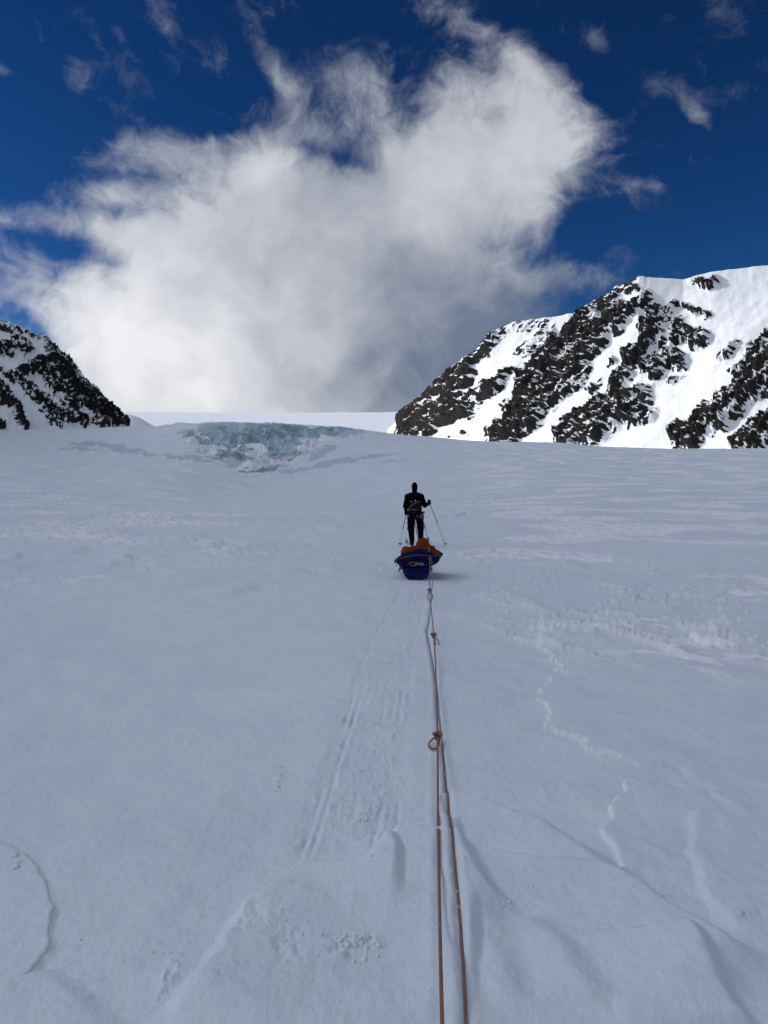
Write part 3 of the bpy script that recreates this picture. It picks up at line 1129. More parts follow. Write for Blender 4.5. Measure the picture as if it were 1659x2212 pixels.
    gul = [(z3(p), w0 * .504, w1 * .504, a) for p, w0, w1, a in [
        ([(640, 810), (760, 725), (880, 640), (960, 575), (1000, 500), (1050, 410), (1085, 310), (1110, 250)], 36, 17, 1.0),
        ([(220, 790), (330, 745), (440, 690), (530, 590), (590, 500)], 30, 16, 0.9),
        ([(420, 560), (480, 500), (530, 420), (560, 360)], 34, 26, 0.8),
        ([(470, 790), (560, 640), (600, 560)], 12, 10, 0.6),
        ([(1090, 810), (1220, 720), (1250, 640), (1340, 560)], 46, 60, 0.9),
        ([(900, 560), (960, 440), (1000, 380)], 26, 30, 0.7),
        ([(1110, 560), (1170, 460), (1240, 380)], 16, 16, 0.6),
        ([(690, 700), (780, 640), (860, 600)], 14, 12, 0.5),
        ([(760, 330), (800, 290), (840, 260)], 26, 16, 0.7),
        ([(700, 540), (760, 470)], 8, 6, 0.35), ([(1480, 800), (1560, 740), (1640, 640)], 20, 20, 0.7),
    ]]
    rock = np.clip(rock - 0.85 * rib_field(PX, PY, gul, 145, 10), 0, 1)
    rock = rock * (1 - 0.6 * sstep(T, 0.995, 1.05))
    q = PX * 0.72 + PY * 0.70
    r_ = PX * -0.70 + PY * 0.72
    near = sstep(rock, 0.10, 0.40)
    det = 0.50 * fbm(q / 7, r_ / 44, 4, 0.62, 146) + 0.42 * fbm(PX / 12 + 0.4 * perlin(PX / 9, PY / 9, 147), (PY + 0.22 * PX) / 4.4, 4, 0.62, 148)
    mask = rock * 0.80 + det * near
    X, Y = A * D, D
    # relief: ribs stand proud, broken by ledges
    k = sstep(rock, 0.25, 0.8)
    h = 20 * sstep(rock, 0.15, 0.9) + 10 * k * (ridged(q / 20, r_ / 46, 5, 0.55, 150) - 1.0) + 5.5 * k * (ridged(PX / 9, PY / 9, 4, 0.6, 160) - 1.0) + 3 * fbm(q / 60, r_ / 150, 3, 0.5, 170)
    h += 0.8 * fbm(PX / 24, PY / 24, 3, 0.5, 175)
    fade = sstep(T, 0.0, 0.06) * (1 - 0.75 * sstep(T, 0.93, 1.0)) * (1 - sstep(T, 1.0, 1.3)) * sstep(PX, 838, 880)
    h = h * fade
    X = X - 0.62 * h
    Y = Y - 0.34 * h
    Z = Z + 0.55 * h
    warm = np.exp(-(((PX - 915) / 45) ** 2 + ((PY - 880) / 50) ** 2)) * 0.9
    V = np.stack([X, Y, Z], -1).reshape(-1, 3)
    o = mesh_np('mountain_right', V, grid_quads(len(t), ns), M_ROCK_R, attrs={'rock': mask, 'warm': warm})
    set_props(o, 'sunlit snowy mountain with black rock ribs on the right', kind='structure')


def build_mountain_left():
    z4 = lambda pts: [(x * 0.2645, 658.3 + y * 0.2645) for x, y in pts]
    ribs = [(z4(p), w0 * .2645, w1 * .2645, a) for p, w0, w1, a in [
        ([(330, 260), (420, 330), (500, 420), (600, 480), (700, 570), (790, 680), (880, 780), (950, 880), (1060, 1000)], 45, 70, 0.80),
        ([(440, 470), (520, 560), (600, 680), (680, 760), (800, 840), (880, 930)], 95, 110, 0.98),
        ([(330, 520), (420, 620), (520, 740), (640, 840)], 70, 60, 0.80),
        ([(180, 540), (260, 520), (340, 480)], 50, 60, 0.85),
        ([(40, 360), (120, 390), (230, 390)], 50, 40, 0.75),
        ([(0, 150), (100, 230), (200, 320), (270, 380)], 45, 40, 0.62),
        ([(60, 120), (160, 200), (260, 240), (330, 270)], 30, 26, 0.60),
        ([(130, 600), (230, 690), (330, 780), (450, 860), (560, 920), (700, 980)], 45, 40, 0.78),
        ([(300, 750), (420, 930), (520, 980)], 50, 40, 0.56),
        ([(-60, 640), (30, 740), (80, 830), (130, 930), (200, 1020)], 80, 36, 0.92),
        ([(-200, 860), (-60, 960), (30, 1020)], 100, 30, 0.9),
        ([(0, 480), (60, 560), (120, 640)], 34, 30, 0.6),
        ([(-300, 100), (-100, 300), (0, 380)], 120, 60, 0.7),
        ([(-300, 500), (-150, 600), (-40, 660)], 100, 60, 0.85),
        ([(940, 850), (1000, 900), (1060, 970)], 40, 24, 0.85),
    ]]
    # plan: foot and crest, from behind the camera round to the spur that enters the picture
    foot = np.array([(-330, -900, 0), (-300, -300, 0), (-290, 150, 2), (-325, 480, 18), (-335, 580, 36), (-310, 640, 44), (-285, 740, 52), (-279, 800, 56), (-277, 826, 58)], float)
    sil = [(-180, 560), (-60, 650), (0, 693), (40, 703), (80, 727), (88, 724), (110, 742), (150, 778), (180, 815), (200, 836), (230, 872), (250, 888), (272, 908), (283, 922)]
    crest = [(-1150, -900, 640), (-1050, -300, 650), (-980, 150, 665), (-900, 480, 660), (-760, 680, 530)]
    for x, y in sil:
        a, e = ray(x, y)
        dd = 880 - 40 * (x + 180) / 460
        crest.append((a * dd, dd, CAM_H + e * dd))
    crest = np.array(crest)

    def resample(P, w, n):
        s = np.interp(np.linspace(0, 1, n), np.linspace(0, 1, len(w)), w)
        s = np.cumsum(np.concatenate([[0], np.full(n - 1, 1.0)])) / (n - 1) if w is None else s
        L = np.concatenate([[0], np.cumsum(np.linalg.norm(np.diff(P, axis=0), axis=1))])
        return s, L
    # parameter: 0..1 over out-of-frame flank (coarse), 1..2 over the spur (fine)
    s = np.concatenate([np.linspace(0, 1, 110)[:-1], np.linspace(1, 2, 330)])
    cpar = np.concatenate([np.linspace(0, 1, 6), 1 + np.linspace(0, 1, len(crest) - 5)[1:] ** 1.0])
    fpar = np.concatenate([np.linspace(0, 1, 5), 1 + np.linspace(0, 1, 5)[1:]])
    C = np.stack([np.interp(s, cpar, crest[:, i]) for i in range(3)], 1)
    Ft = np.stack([np.interp(s, fpar, foot[:, i]) for i in range(3)], 1)
    nt_ = 260
    t = np.concatenate([np.linspace(0, 1, nt_), np.linspace(1, 2, 31)[1:]])
    T, S = np.meshgrid(t, s, indexing='ij')
    tc = np.clip(T, 0, 1)
    Cx, Cy, Cz = (np.broadcast_to(C[:, i], T.shape) for i in range(3))
    Fx, Fy, Fz = (np.broadcast_to(Ft[:, i], T.shape) for i in range(3))
    X = Fx + (Cx - Fx) * tc
    Y = Fy + (Cy - Fy) * tc
    Z = Fz - 3 + (Cz - Fz + 3) * (tc - 0.06 * np.sin(np.pi * tc))
    back = np.clip(T - 1, 0, None)
    bk = sstep(S, 0.7, 1.1)
    X = X - back * 260
    Y = Y + back * 700 * bk
    Z = Z - 260 * back - (Cz - 50) * (0.4 - 0.25 * bk) * back
    px = 829.5 + F * X / np.maximum(Y, 60)
    py = 1060 - F * (Z - CAM_H) / np.maximum(Y, 60)
    vis = sstep(S, 0.85, 1.05)
    rk = rib_field(px, py, ribs, 200, 9)
    gen = 0.75 * sstep(fbm(X / 90 + Z / 140, Y / 120, 4, 0.55, 210), -0.1, 0.5)
    rock = rk * vis + gen * (1 - vis)
    near = sstep(rock, 0.08, 0.35)
    det = 0.55 * fbm((px - py) / 9, (px + py) / 40, 4, 0.62, 215) + 0.34 * fbm(px / 11, (py - 0.35 * px) / 4.6, 4, 0.62, 216)
    mask = np.where(vis > 0.01, rock * 0.84 + det * near * vis, rock * 0.8)
    k = sstep(rock, 0.2, 0.8)
    h = 9 * sstep(rock, 0.15, 0.9) + 5 * k * (ridged(px / 8, py / 10, 4, 0.55, 220) - 1.0) * vis + 3.0 * fbm(px / 20, py / 30, 4, 0.5, 230)
    h += (1 - vis) * 14 * fbm(X / 70, Y / 70, 4, 0.5, 240)
    h = h * sstep(T, 0, 0.05) * (1 - 0.7 * sstep(T, 0.93, 1.0) * vis) * (1 - sstep(T, 1.0, 1.3)) * (1 - sstep(S, 1.93, 2.0))
    rag = 2.4 * fbm(S * 120, S * 0, 4, 0.6, 250) * sstep(T, 0.9, 1.0) * (1 - sstep(T, 1.0, 1.2)) * (1 - sstep(S, 1.95, 2.0)) * vis
    X = X + 0.5 * h
    Y = Y - 0.45 * h
    Z = Z + 0.55 * h + rag
    V = np.stack([X, Y, Z], -1).reshape(-1, 3)
    o = mesh_np('mountain_left', V, grid_quads(len(t), len(s))[:, ::-1], M_ROCK_L, attrs={'rock': mask, 'warm': rock * 0})
    set_props(o, 'shaded rocky snow mountain spur on the left', kind='structure')


build_ground()
build_icefall()
build_mountain_right()
build_mountain_left()


# ---------------------------------------------------------------- materials of the things
M_BLACK = plain('black_softshell', (0.0030, 0.0030, 0.0042), 0.9, 0.3, 12, bump=0.004, spec=0.06)
M_TROUSER = plain('black_trousers', (0.0025, 0.0030, 0.0055), 0.9, 0.3, 12, bump=0.004, spec=0.06)
M_BOOT = plain('black_boot_leather', (0.004, 0.004, 0.004), 0.7, 0.3, 40, spec=0.1)
M_SKIN = plain('skin', (0.45, 0.26, 0.18), 0.55, 0.1, 30)
M_RED = plain('dark_red_webbing', (0.030, 0.0045, 0.0045), 0.8, 0.3, 60, spec=0.1)
M_GREYROPE = plain('grey_cord', (0.10, 0.085, 0.075), 0.8, 0.3, 150)
M_TAG = plain('white_reflective_tag', (0.75, 0.76, 0.78), 0.4, 0.05, 20)
M_DARK = plain('black_plastic', (0.005, 0.005, 0.006), 0.5, 0.2, 30, spec=0.15)
M_METAL = plain('grey_metal', (0.32, 0.34, 0.37), 0.35, 0.2, 60, metal=0.8)
M_LENS = plain('dark_lens', (0.01, 0.01, 0.012), 0.1, 0.1, 10, spec=0.6)
M_ORANGE = plain('orange_shell_fabric', (0.17, 0.032, 0.005), 0.8, 0.35, 9, bump=0.012, spec=0.1)
M_ORSTRAP = plain('orange_webbing', (0.28, 0.085, 0.016), 0.8, 0.2, 60)
M_PIPING = plain('salmon_piping', (0.26, 0.115, 0.085), 0.8, 0.2, 60)
M_BAG = plain('navy_bag_fabric', (0.0035, 0.0085, 0.052), 0.75, 0.35, 7, bump=0.015, spec=0.10)
M_SLED = plain('blue_sled_plastic', (0.0035, 0.0065, 0.105), 0.5, 0.2, 5, spec=0.15)
M_GREEN = plain('lime_cord', (0.17, 0.30, 0.08), 0.8, 0.2, 60)
M_BLUECORD = plain('blue_tow_cord', (0.012, 0.028, 0.11), 0.8, 0.2, 60)
M_GREYFAB = plain('grey_fabric', (0.17, 0.19, 0.22), 0.8, 0.2, 20)
M_SKIBASE = plain('white_ski_topsheet', (0.55, 0.57, 0.60), 0.4, 0.3, 14)
M_CLOD = plain('snow_crumb', (0.80, 0.82, 0.85), 0.7, 0.08, 30, bump=0.004)


def rope_material(name, c0, c1, frost):
    m, b = new_mat(name)
    uv = N.tree.nodes.new('ShaderNodeTexCoord')
    sp = N.tree.nodes.new('ShaderNodeSeparateXYZ')
    N.tree.links.new(uv.outputs['UV'], sp.inputs[0])
    u, v = N(sp.outputs[0]), N(sp.outputs[1])
    a = N.m('SINE', (u * 1.0 + v * 38.0) * 6.2832)
    c = N.m('SINE', (u * 1.0 - v * 38.0) * 6.2832)
    br = a * c * 0.5 + 0.5
    n = noise_tex(uv.outputs['Object'], 35.0, 5, 0.65)
    col = mix_col(br * 0.6 + n * 0.4, c0, c1)
    fr = smooth(n, 0.66 - frost, 0.74 - frost)
    col = mix_col(fr * 0.8, col, (0.62, 0.62, 0.64))
    N.tree.links.new(col, b.inputs['Base Color'])
    b.inputs['Roughness'].default_value = 0.9
    nn = bump_node(br, 0.0012)
    N.tree.links.new(nn, b.inputs['Normal'])
    return m


M_ROPE = rope_material('rust_brown_rope', (0.15, 0.060, 0.042), (0.32, 0.155, 0.115), 0.02)
M_ROPE2 = rope_material('frosted_rope', (0.15, 0.075, 0.058), (0.28, 0.17, 0.14), 0.08)
M_ROPE3 = rope_material('grey_far_cord', (0.20, 0.20, 0.22), (0.34, 0.33, 0.34), 0.12)


def rope_obj(name, pts, r, mat, parent=None, n=8, taper_ends=True):
    V, Q, UV = tube_arrays(pts, r, n)
    return mesh_np(name, [tuple(v) for v in V], Q, mat, parent, uv=UV)


# ---------------------------------------------------------------- the skier
SK = (0.85, 21.0)
SKZ = gz(*SK) + 0.012


def build_person():
    root = empty('person', (SK[0], SK[1], SKZ))
    set_props(root, 'skier in black hood, jacket and trousers seen from behind, walking away with two poles', 'person')
    C, E = sd_cap, sd_ell
    LH, RH = (-0.235, 0.165, 0.880), (0.388, 0.120, 1.185)
    fn = [
        E((-0.015, 0.015, 1.605), (0.082, 0.105, 0.118)),            # hood
        E((-0.015, -0.035, 1.545), (0.074, 0.070, 0.090)),
        E((-0.015, 0.085, 1.545), (0.055, 0.045, 0.075)),            # face
        C((-0.015, 0.128, 1.572), (-0.015, 0.142, 1.545), 0.010, 0.014),   # nose
        E((-0.015, 0.118, 1.500), (0.026, 0.014, 0.010)),            # mouth
        C((-0.018, -0.005, 1.36), (-0.015, 0.0, 1.50), 0.074, 0.064),  # neck
        C((-0.205, 0.0, 1.335), (0.165, 0.0, 1.335), 0.072, 0.072),  # shoulders
        C((-0.13, -0.005, 1.385), (0.095, -0.005, 1.385), 0.058, 0.058),
        E((-0.022, 0.005, 1.225), (0.205, 0.130, 0.190)),
        E((-0.020, 0.010, 1.060), (0.180, 0.122, 0.180)),
        E((-0.005, 0.0, 0.915), (0.192, 0.130, 0.140)),
        E((0.010, -0.015, 0.830), (0.188, 0.135, 0.110)),
        # left arm hangs, hand forward on the pole
        C((-0.210, 0.0, 1.330), (-0.268, -0.005, 1.075), 0.076, 0.060),
        C((-0.268, -0.005, 1.075), (-0.240, 0.135, 0.905), 0.058, 0.042),
        # right arm bent up, fist on the grip
        C((0.170, 0.0, 1.330), (0.262, -0.030, 1.085), 0.076, 0.062),
        C((0.262, -0.030, 1.085), (0.372, 0.095, 1.135), 0.060, 0.046),
        # legs
        C((-0.100, 0.0, 0.830), (-0.112, 0.035, 0.470), 0.120, 0.094),
        C((-0.112, 0.035, 0.470), (-0.090, -0.090, 0.130), 0.090, 0.068),
        C((0.115, 0.010, 0.830), (0.152, 0.120, 0.470), 0.122, 0.092),
        C((0.152, 0.120, 0.470), (0.165, 0.150, 0.130), 0.088, 0.066),
        # boots
        C((-0.090, -0.110, 0.135), (-0.088, -0.085, 0.075), 0.062, 0.055),
        C((-0.088, -0.110, 0.062), (-0.100, 0.110, 0.050), 0.050, 0.042),
        C((0.165, 0.145, 0.135), (0.167, 0.145, 0.075), 0.060, 0.055),
        C((0.167, 0.120, 0.062), (0.178, 0.340, 0.050), 0.050, 0.042),
    ]
    # gloved hands: palm, four curled fingers and a thumb closed round each pole
    for (hx, hy, hz), s in ((LH, -1), (RH, 1)):
        fn.append(E((hx + s * 0.014, hy - 0.022, hz), (0.026, 0.036, 0.052)))
        for i in range(4):
            z = hz + 0.040 - i * 0.027
            l = (0.030, 0.036, 0.034, 0.026)[i]
            fn.append(C((hx + s * 0.026, hy + 0.006, z), (hx + s * 0.020, hy + l, z - 0.004), 0.0125, 0.012))
            fn.append(C((hx + s * 0.020, hy + l, z - 0.004), (hx - s * 0.022, hy + l * 0.72, z - 0.007), 0.012, 0.0105))
        fn.append(C((hx - s * 0.004, hy - 0.026, hz + 0.030), (hx - s * 0.026, hy + 0.012, hz + 0.052), 0.015, 0.012))
        fn.append(C((hx, hy - 0.06, hz - 0.02 if s < 0 else hz - 0.04), (hx + s * 0.006, hy - 0.025, hz - 0.01), 0.040, 0.034))

    def cloth(X, Y, Z):
        w = np.where((Z > 0.16) & (Z < 1.34), 1.0, 0.0)
        return w * 0.006 * np.sin(Z * 46 + 5 * np.sin(X * 17) + 9 * Y) * np.sin(X * 23 + Y * 31)
    body = sdf_mesh('body', fn, 0.0105, M_BLACK, root, k=0.028, wob=cloth)
    me = body.data
    for mt in (M_TROUSER, M_BOOT, M_SKIN): me.materials.append(mt)
    for p in me.polygons:
        c = p.center
        if c.z < 0.155: p.material_index = 2
        elif c.z < 0.86 and abs(c.x) < 0.32 and not (c.x < -0.19 and c.y > 0.06): p.material_index = 1
        elif c.y > 0.098 and 1.475 < c.z < 1.615 and abs(c.x + 0.015) < 0.055: p.material_index = 3
    g = MB()
    g.box((-0.052, 0.128, 1.572), (0.062, 0.022, 0.036)).box((0.022, 0.128, 1.572), (0.062, 0.022, 0.036)).box((-0.015, 0.134, 1.580), (0.03, 0.01, 0.012))
    g.build('sunglasses', M_LENS, root, bevel=0.006)

    def ring(z, rx, ry, cx=0.0, cy=0.0, n=36, tilt=0.0):
        return [(cx + rx * math.cos(2 * math.pi * i / n), cy + ry * math.sin(2 * math.pi * i / n), z + tilt * math.cos(2 * math.pi * i / n)) for i in range(n)]

    def strap(pts, w, t, closed=False):
        mb = MB()
        mb.tube(pts, w, 6, closed)
        return mb
    strap(ring(0.900, 0.198, 0.140), 0.020, 0, True).build('waist_belt', M_RED, root)
    strap(ring(0.925, 0.200, 0.142, tilt=-0.006), 0.012, 0, True).build('belt_webbing', M_DARK, root)
    for s in (-1, 1):
        cx = -0.105 if s < 0 else 0.125
        strap(ring(0.735, 0.112, 0.118, cx, 0.022, 28, 0.03 * s), 0.011, 0, True).build('leg_loop', M_DARK, root)
    # small hip pack with a grey cord coil and a red flap
    pk = sdf_mesh('hip_pack', [sd_ell((0.055, -0.125, 1.075), (0.130, 0.050, 0.105), 0, 0, R(-12)), sd_ell((0.03, -0.130, 0.985), (0.15, 0.045, 0.05))], 0.010, M_DARK, root, 0.03)
    fl = MB()
    fl.box((0.115, -0.172, 1.110), (0.105, 0.020, 0.120), (0, R(-8), 0))
    fl.build('pack_flap', M_RED, pk, bevel=0.008)
    for k in range(3):
        pts = catmull([(-0.185, -0.105, 0.985 + .006 * k), (-0.125, -0.152 - .004 * k, 1.055 + .016 * k), (-0.030, -0.178, 1.125 + .014 * k), (0.060, -0.180, 1.185 + .010 * k), (0.135, -0.150, 1.190 + .006 * k)], 8)
        MB().tube(pts, 0.010, 6).build('cord_coil', M_GREYROPE, pk)
    gs = MB()
    gs.tube(catmull([(-0.150, -0.172, 0.985), (-0.05, -0.186, 0.972), (0.050, -0.182, 0.980)], 6), 0.011, 6)
    gs.build('grey_strap', M_GREYFAB, pk)
    for (x, z, w) in ((-0.105, 1.196, 0.026), (-0.004, 1.218, 0.034)):
        t = MB()
        t.box((x, -0.140, z), (w, 0.012, w * 0.8), (R(-6), 0, 0))
        t.build('reflective_tag', M_TAG, root)
    b = MB()
    b.tube([(0.215, -0.03, 0.905), (0.262, -0.03, 0.905)], 0.022, 10)
    b.build('belt_bottle', M_DARK, root)
    # carabiners and small gear on the belt
    for (x, y, z, rr, mt, rx) in ((-0.195, -0.09, 0.815, 0.022, M_METAL, 0), (0.06, -0.150, 0.795, 0.020, M_METAL, 1), (0.225, -0.06, 0.845, 0.020, M_METAL, 0), (0.205, -0.07, 0.77, 0.022, M_DARK, 0), (-0.165, -0.11, 0.79, 0.02, M_GREYROPE, 0)):
        pts = [(x + rr * 0.6 * math.cos(2 * math.pi * i / 12), y, z + rr * 1.25 * math.sin(2 * math.pi * i / 12)) for i in range(12)]
        MB().tube(pts, 0.005, 5, True).build('carabiner', mt, root)
    og = sdf_mesh('orange_pouch', [sd_ell((0.145, -0.155, 0.785), (0.030, 0.022, 0.045)), sd_ell((0.150, -0.150, 0.830), (0.020, 0.02, 0.03))], 0.008, M_ORSTRAP, root, 0.015)
    # gaiter patch and thigh strap marks
    MB().box((0.155, 0.075, 0.235), (0.035, 0.008, 0.010), (0, R(18), 0)).build('gaiter_mark', M_GREYFAB, root)
    MB().tube(ring(0.475, 0.086, 0.086, 0.150, 0.118, 20, 0.01), 0.007, 5, True).build('knee_strap', M_GREYFAB, root)
    for (x, y, z) in ((-0.222, 0.02, 0.60), (-0.212, 0.03, 0.44), (0.262, 0.06, 0.575)):
        MB().box((x, y, z), (0.028, 0.02, 0.012)).build('strap_tail', M_DARK, root)
    blue = catmull([(-0.05, -0.152, 0.93), (-0.045, -0.165, 0.86), (-0.030, -0.165, 0.76), (-0.022, -0.16, 0.68)], 6)
    MB().tube(blue, 0.010, 6).build('blue_sling', M_BLUECORD, root)
    return root, LH, RH


PERSON, LHAND, RHAND = build_person()


def build_pole(hand, tip, label):
    o = Vector((SK[0], SK[1], SKZ))
    tp = Vector(tip) + o
    tp.z = gz(tp.x, tp.y) - 0.015
    h = Vector(hand) + o
    ax = (h - tp).normalized()
    top = h + ax * 0.075
    root = empty('ski_pole', tp)
    set_props(root, label, 'ski pole', 'the skier\'s two poles')
    P = lambda t: (tp + (top - tp) * t) - tp
    MB().tube([P(0.0), P(0.04)], [0.003, 0.006], 6).build('tip', M_METAL, root)
    MB().tube([P(0.03), P(0.52)], 0.0065, 8).build('lower_shaft', M_METAL, root)
    MB().tube([P(0.50), P(0.90)], 0.0085, 8).build('upper_shaft', M_DARK, root)
    MB().tube([P(0.49), P(0.53)], 0.013, 8).build('clamp', M_DARK, root)
    MB().tube([P(0.87), P(0.90), P(0.94), P(0.985), P(1.0)], [0.012, 0.015, 0.014, 0.017, 0.012], 10).build('grip', M_DARK, root)
    # basket: hub, rim and spokes
    L = (top - tp).length
    c = Vector(P(0.075 / L * 1.0))
    s1 = ax.cross(Vector((0, 1, 0))).normalized()
    s2 = ax.cross(s1)
    rim = [c + (s1 * math.cos(a) + s2 * math.sin(a)) * 0.048 for a in [2 * math.pi * i / 20 for i in range(20)]]
    mb = MB()
    mb.tube(rim, 0.0075, 6, True)
    for i in range(4):
        a = math.pi / 2 * i
        mb.tube([c, c + (s1 * math.cos(a) + s2 * math.sin(a)) * 0.048], 0.006, 6)
    mb.tube([c - ax * 0.012, c + ax * 0.014], 0.014, 8)
    mb.build('basket', M_DARK, root)
    st = catmull([P(0.985), Vector(P(0.96)) + Vector((0.03, -0.03, -0.01)), Vector(P(0.90)) + Vector((0.025, -0.04, 0)), Vector(P(0.93)) + Vector((0.0, -0.03, 0)), P(0.97)], 6)
    MB().tube(st, 0.006, 5).build('wrist_strap', M_DARK, root)


build_pole(LHAND, (-0.430, -0.10, 0), 'dark ski pole held low in the skier\'s left hand')
build_pole(RHAND, (0.862, 0.10, 0), 'ski pole planted out to the right of the skier, raised fist on its grip')


def build_ski(x, y, rz, label):
    z = gz(SK[0] + x, SK[1] + y)
    root = empty('touring_ski', (SK[0] + x, SK[1] + y, SKZ - 0.012), rz)
    set_props(root, label, 'ski', 'the skier\'s two touring skis')
    n, L = 40, 1.72
    V, Q = [], []
    for i in range(n + 1):
        t = i / n
        yy = -0.70 + L * t
        w = 0.043 + 0.010 * (2 * t - 1) ** 2
        if t > 0.90: w *= math.sqrt(max(0.02, 1 - ((t - 0.90) / 0.10) ** 2))
        if t < 0.03: w *= 0.6 + 0.4 * t / 0.03
        zz = 0.004 + (0.17 * ((t - 0.86) / 0.14) ** 2 if t > 0.86 else 0) + (0.03 * ((0.06 - t) / 0.06) ** 2 if t < 0.06 else 0)
        th = 0.014 if t < 0.9 else 0.008
        V += [(-w, yy, zz), (w, yy, zz), (w, yy, zz + th), (-w, yy, zz + th)]
        if i:
            a, b = (i - 1) * 4, i * 4
            Q += [(a + k, a + (k + 1) % 4, b + (k + 1) % 4, b + k) for k in range(4)]
    Q += [(0, 3, 2, 1), (n * 4, n * 4 + 1, n * 4 + 2, n * 4 + 3)]
    mb = MB()
    mb.add(V, Q)
    sk = mb.build('ski_board', M_SKIBASE, root, smooth_=False)
    mb = MB()
    mb.box((0, 0.02, 0.024), (0.06, 0.30, 0.016)).box((0, 0.20, 0.038), (0.07, 0.06, 0.028)).box((0, -0.13, 0.034), (0.06, 0.06, 0.022))
    mb.build('binding', M_DARK, root, smooth_=False, bevel=0.004)
    mb = MB()
    mb.tube([(-0.036, 0.86, 0.033), (0.036, 0.86, 0.033)], 0.006, 6)
    for k in range(2):
        t = 0.905 + 0.04 * k
        yy = -0.70 + L * t
        mb.box((0, yy, 0.017 + 0.17 * ((t - 0.86) / 0.14) ** 2), (0.07 - 0.02 * k, 0.05, 0.006), (R(12 + 12 * k), 0, 0))
    mb.build('tip_graphic', M_DARK, root, smooth_=False)


build_ski(-0.095, -0.02, R(7), 'white and black ski under the skier\'s rear left boot, tip showing')
build_ski(0.172, 0.22, R(-1), 'ski under the skier\'s forward right boot, mostly hidden behind the pulk')

# ---------------------------------------------------------------- the pulk and its load
SL = (0.545, 12.90)
SLZ = gz(*SL)
SLR = R(1.0)


def to_sled(o):
    o.location = (SL[0], SL[1], SLZ)
    o.rotation_euler = (0, 0, SLR)
    return o


def build_sled():
    root = to_sled(empty('pulk_sled'))
    set_props(root, 'blue plastic pulk sled loaded with a bag, standing behind the skier', 'sled')
    ys = [-0.02, 0.0, 0.03, 0.3, 0.7, 1.1, 1.30, 1.42, 1.52]
    prof = []
    for j in range(17):
        a = math.pi * (1 + j / 16)
        c, s_ = math.cos(a), math.sin(a)
        x = math.copysign(abs(c) ** 0.42, c)
        z = abs(s_) ** 0.55
        prof.append((x, 1 - z))
    V, Q = [], []
    n = len(prof) + 4
    for i, y in enumerate(ys):
        k = [0.97, 1, 1, 1, 1, 1, 0.95, 0.82, 0.55][i]
        lift = [0.004, 0, 0, 0, 0, 0.0, 0.03, 0.08, 0.15][i]
        hgt = 0.185
        row = []
        for (x, z) in prof:
            taper = 0.185 + 0.055 * z
            row.append((x * taper * k, y - 0.035 * z * (1 if i < 2 else 0), lift + z * (hgt - lift * 0.75)))
        l, r = row[0], row[-1]
        row = [(l[0] - 0.022 * k, l[1], l[2] - 0.014), (l[0] - 0.020 * k, l[1], l[2] + 0.004)] + row + [(r[0] + 0.020 * k, r[1], r[2] + 0.004), (r[0] + 0.022 * k, r[1], r[2] - 0.014)]
        V += row
        if i:
            a, b = (i - 1) * n, i * n
            Q += [(a + k_, b + k_, b + k_ + 1, a + k_ + 1) for k_ in range(n - 1)]
    Q.append(tuple(range(1, n - 1)))                 # tail wall
    Q.append(tuple((len(ys) - 1) * n + q for q in range(1, n - 1))[::-1])
    mb = MB()
    mb.add(V, Q)
    hull = mb.build('hull', M_SLED, root)
    sm = hull.modifiers.new('thickness', 'SOLIDIFY')
    sm.thickness = 0.008
    for x in (-0.12, 0.10):
        mb = MB()
        mb.box((x, 0.62, 0.002), (0.035, 1.1, 0.014))
        mb.build('runner', M_DARK, hull, bevel=0.004)
    # bridle of thin cord on the tail with its clip
    apex = (0.065, -0.075, 0.030)
    for a in ((-0.085, -0.040, 0.115), (0.065, -0.048, 0.120), (0.175, -0.030, 0.09)):
        MB().tube(catmull([a, ((a[0] + apex[0]) / 2, -0.066, (a[2] + apex[2]) / 2 - 0.006), apex], 5), 0.0026, 5).build('tail_bridle', M_GREYROPE, root)
    pts = [(apex[0] + 0.012 * math.cos(t), apex[1] - 0.004, apex[2] - 0.012 + 0.018 * math.sin(t)) for t in [2 * math.pi * i / 12 for i in range(12)]]
    MB().tube(pts, 0.0045, 5, True).build('clip', M_DARK, root)
    # lashing hook on the left rim
    MB().tube(catmull([(-0.235, -0.01, 0.225), (-0.275, -0.015, 0.205), (-0.292, -0.018, 0.175), (-0.295, -0.018, 0.135)], 5), [0.010] * 15 + [0.004], 6).build('lashing_hook', M_ORSTRAP, root)
    MB().tube(catmull([(-0.225, 0.0, 0.190), (-0.262, -0.01, 0.188), (-0.285, -0.012, 0.165)], 5), 0.007, 6).build('rim_cord', M_GREYFAB, root)
    # dark load inside the tub
    sdf_mesh('load_cover', [sd_ell((0.0, 0.45, 0.18), (0.225, 0.46, 0.075)), sd_ell((0.0, 0.95, 0.19), (0.21, 0.40, 0.075))], 0.02, M_DARK, root, 0.05)
    MB().tube(catmull([(0.245, 0.25, 0.205), (0.275, 0.32, 0.16), (0.268, 0.40, 0.10)], 6), [0.02] * 6 + [0.03] * 7, 8).build('white_sack', M_TAG, root)


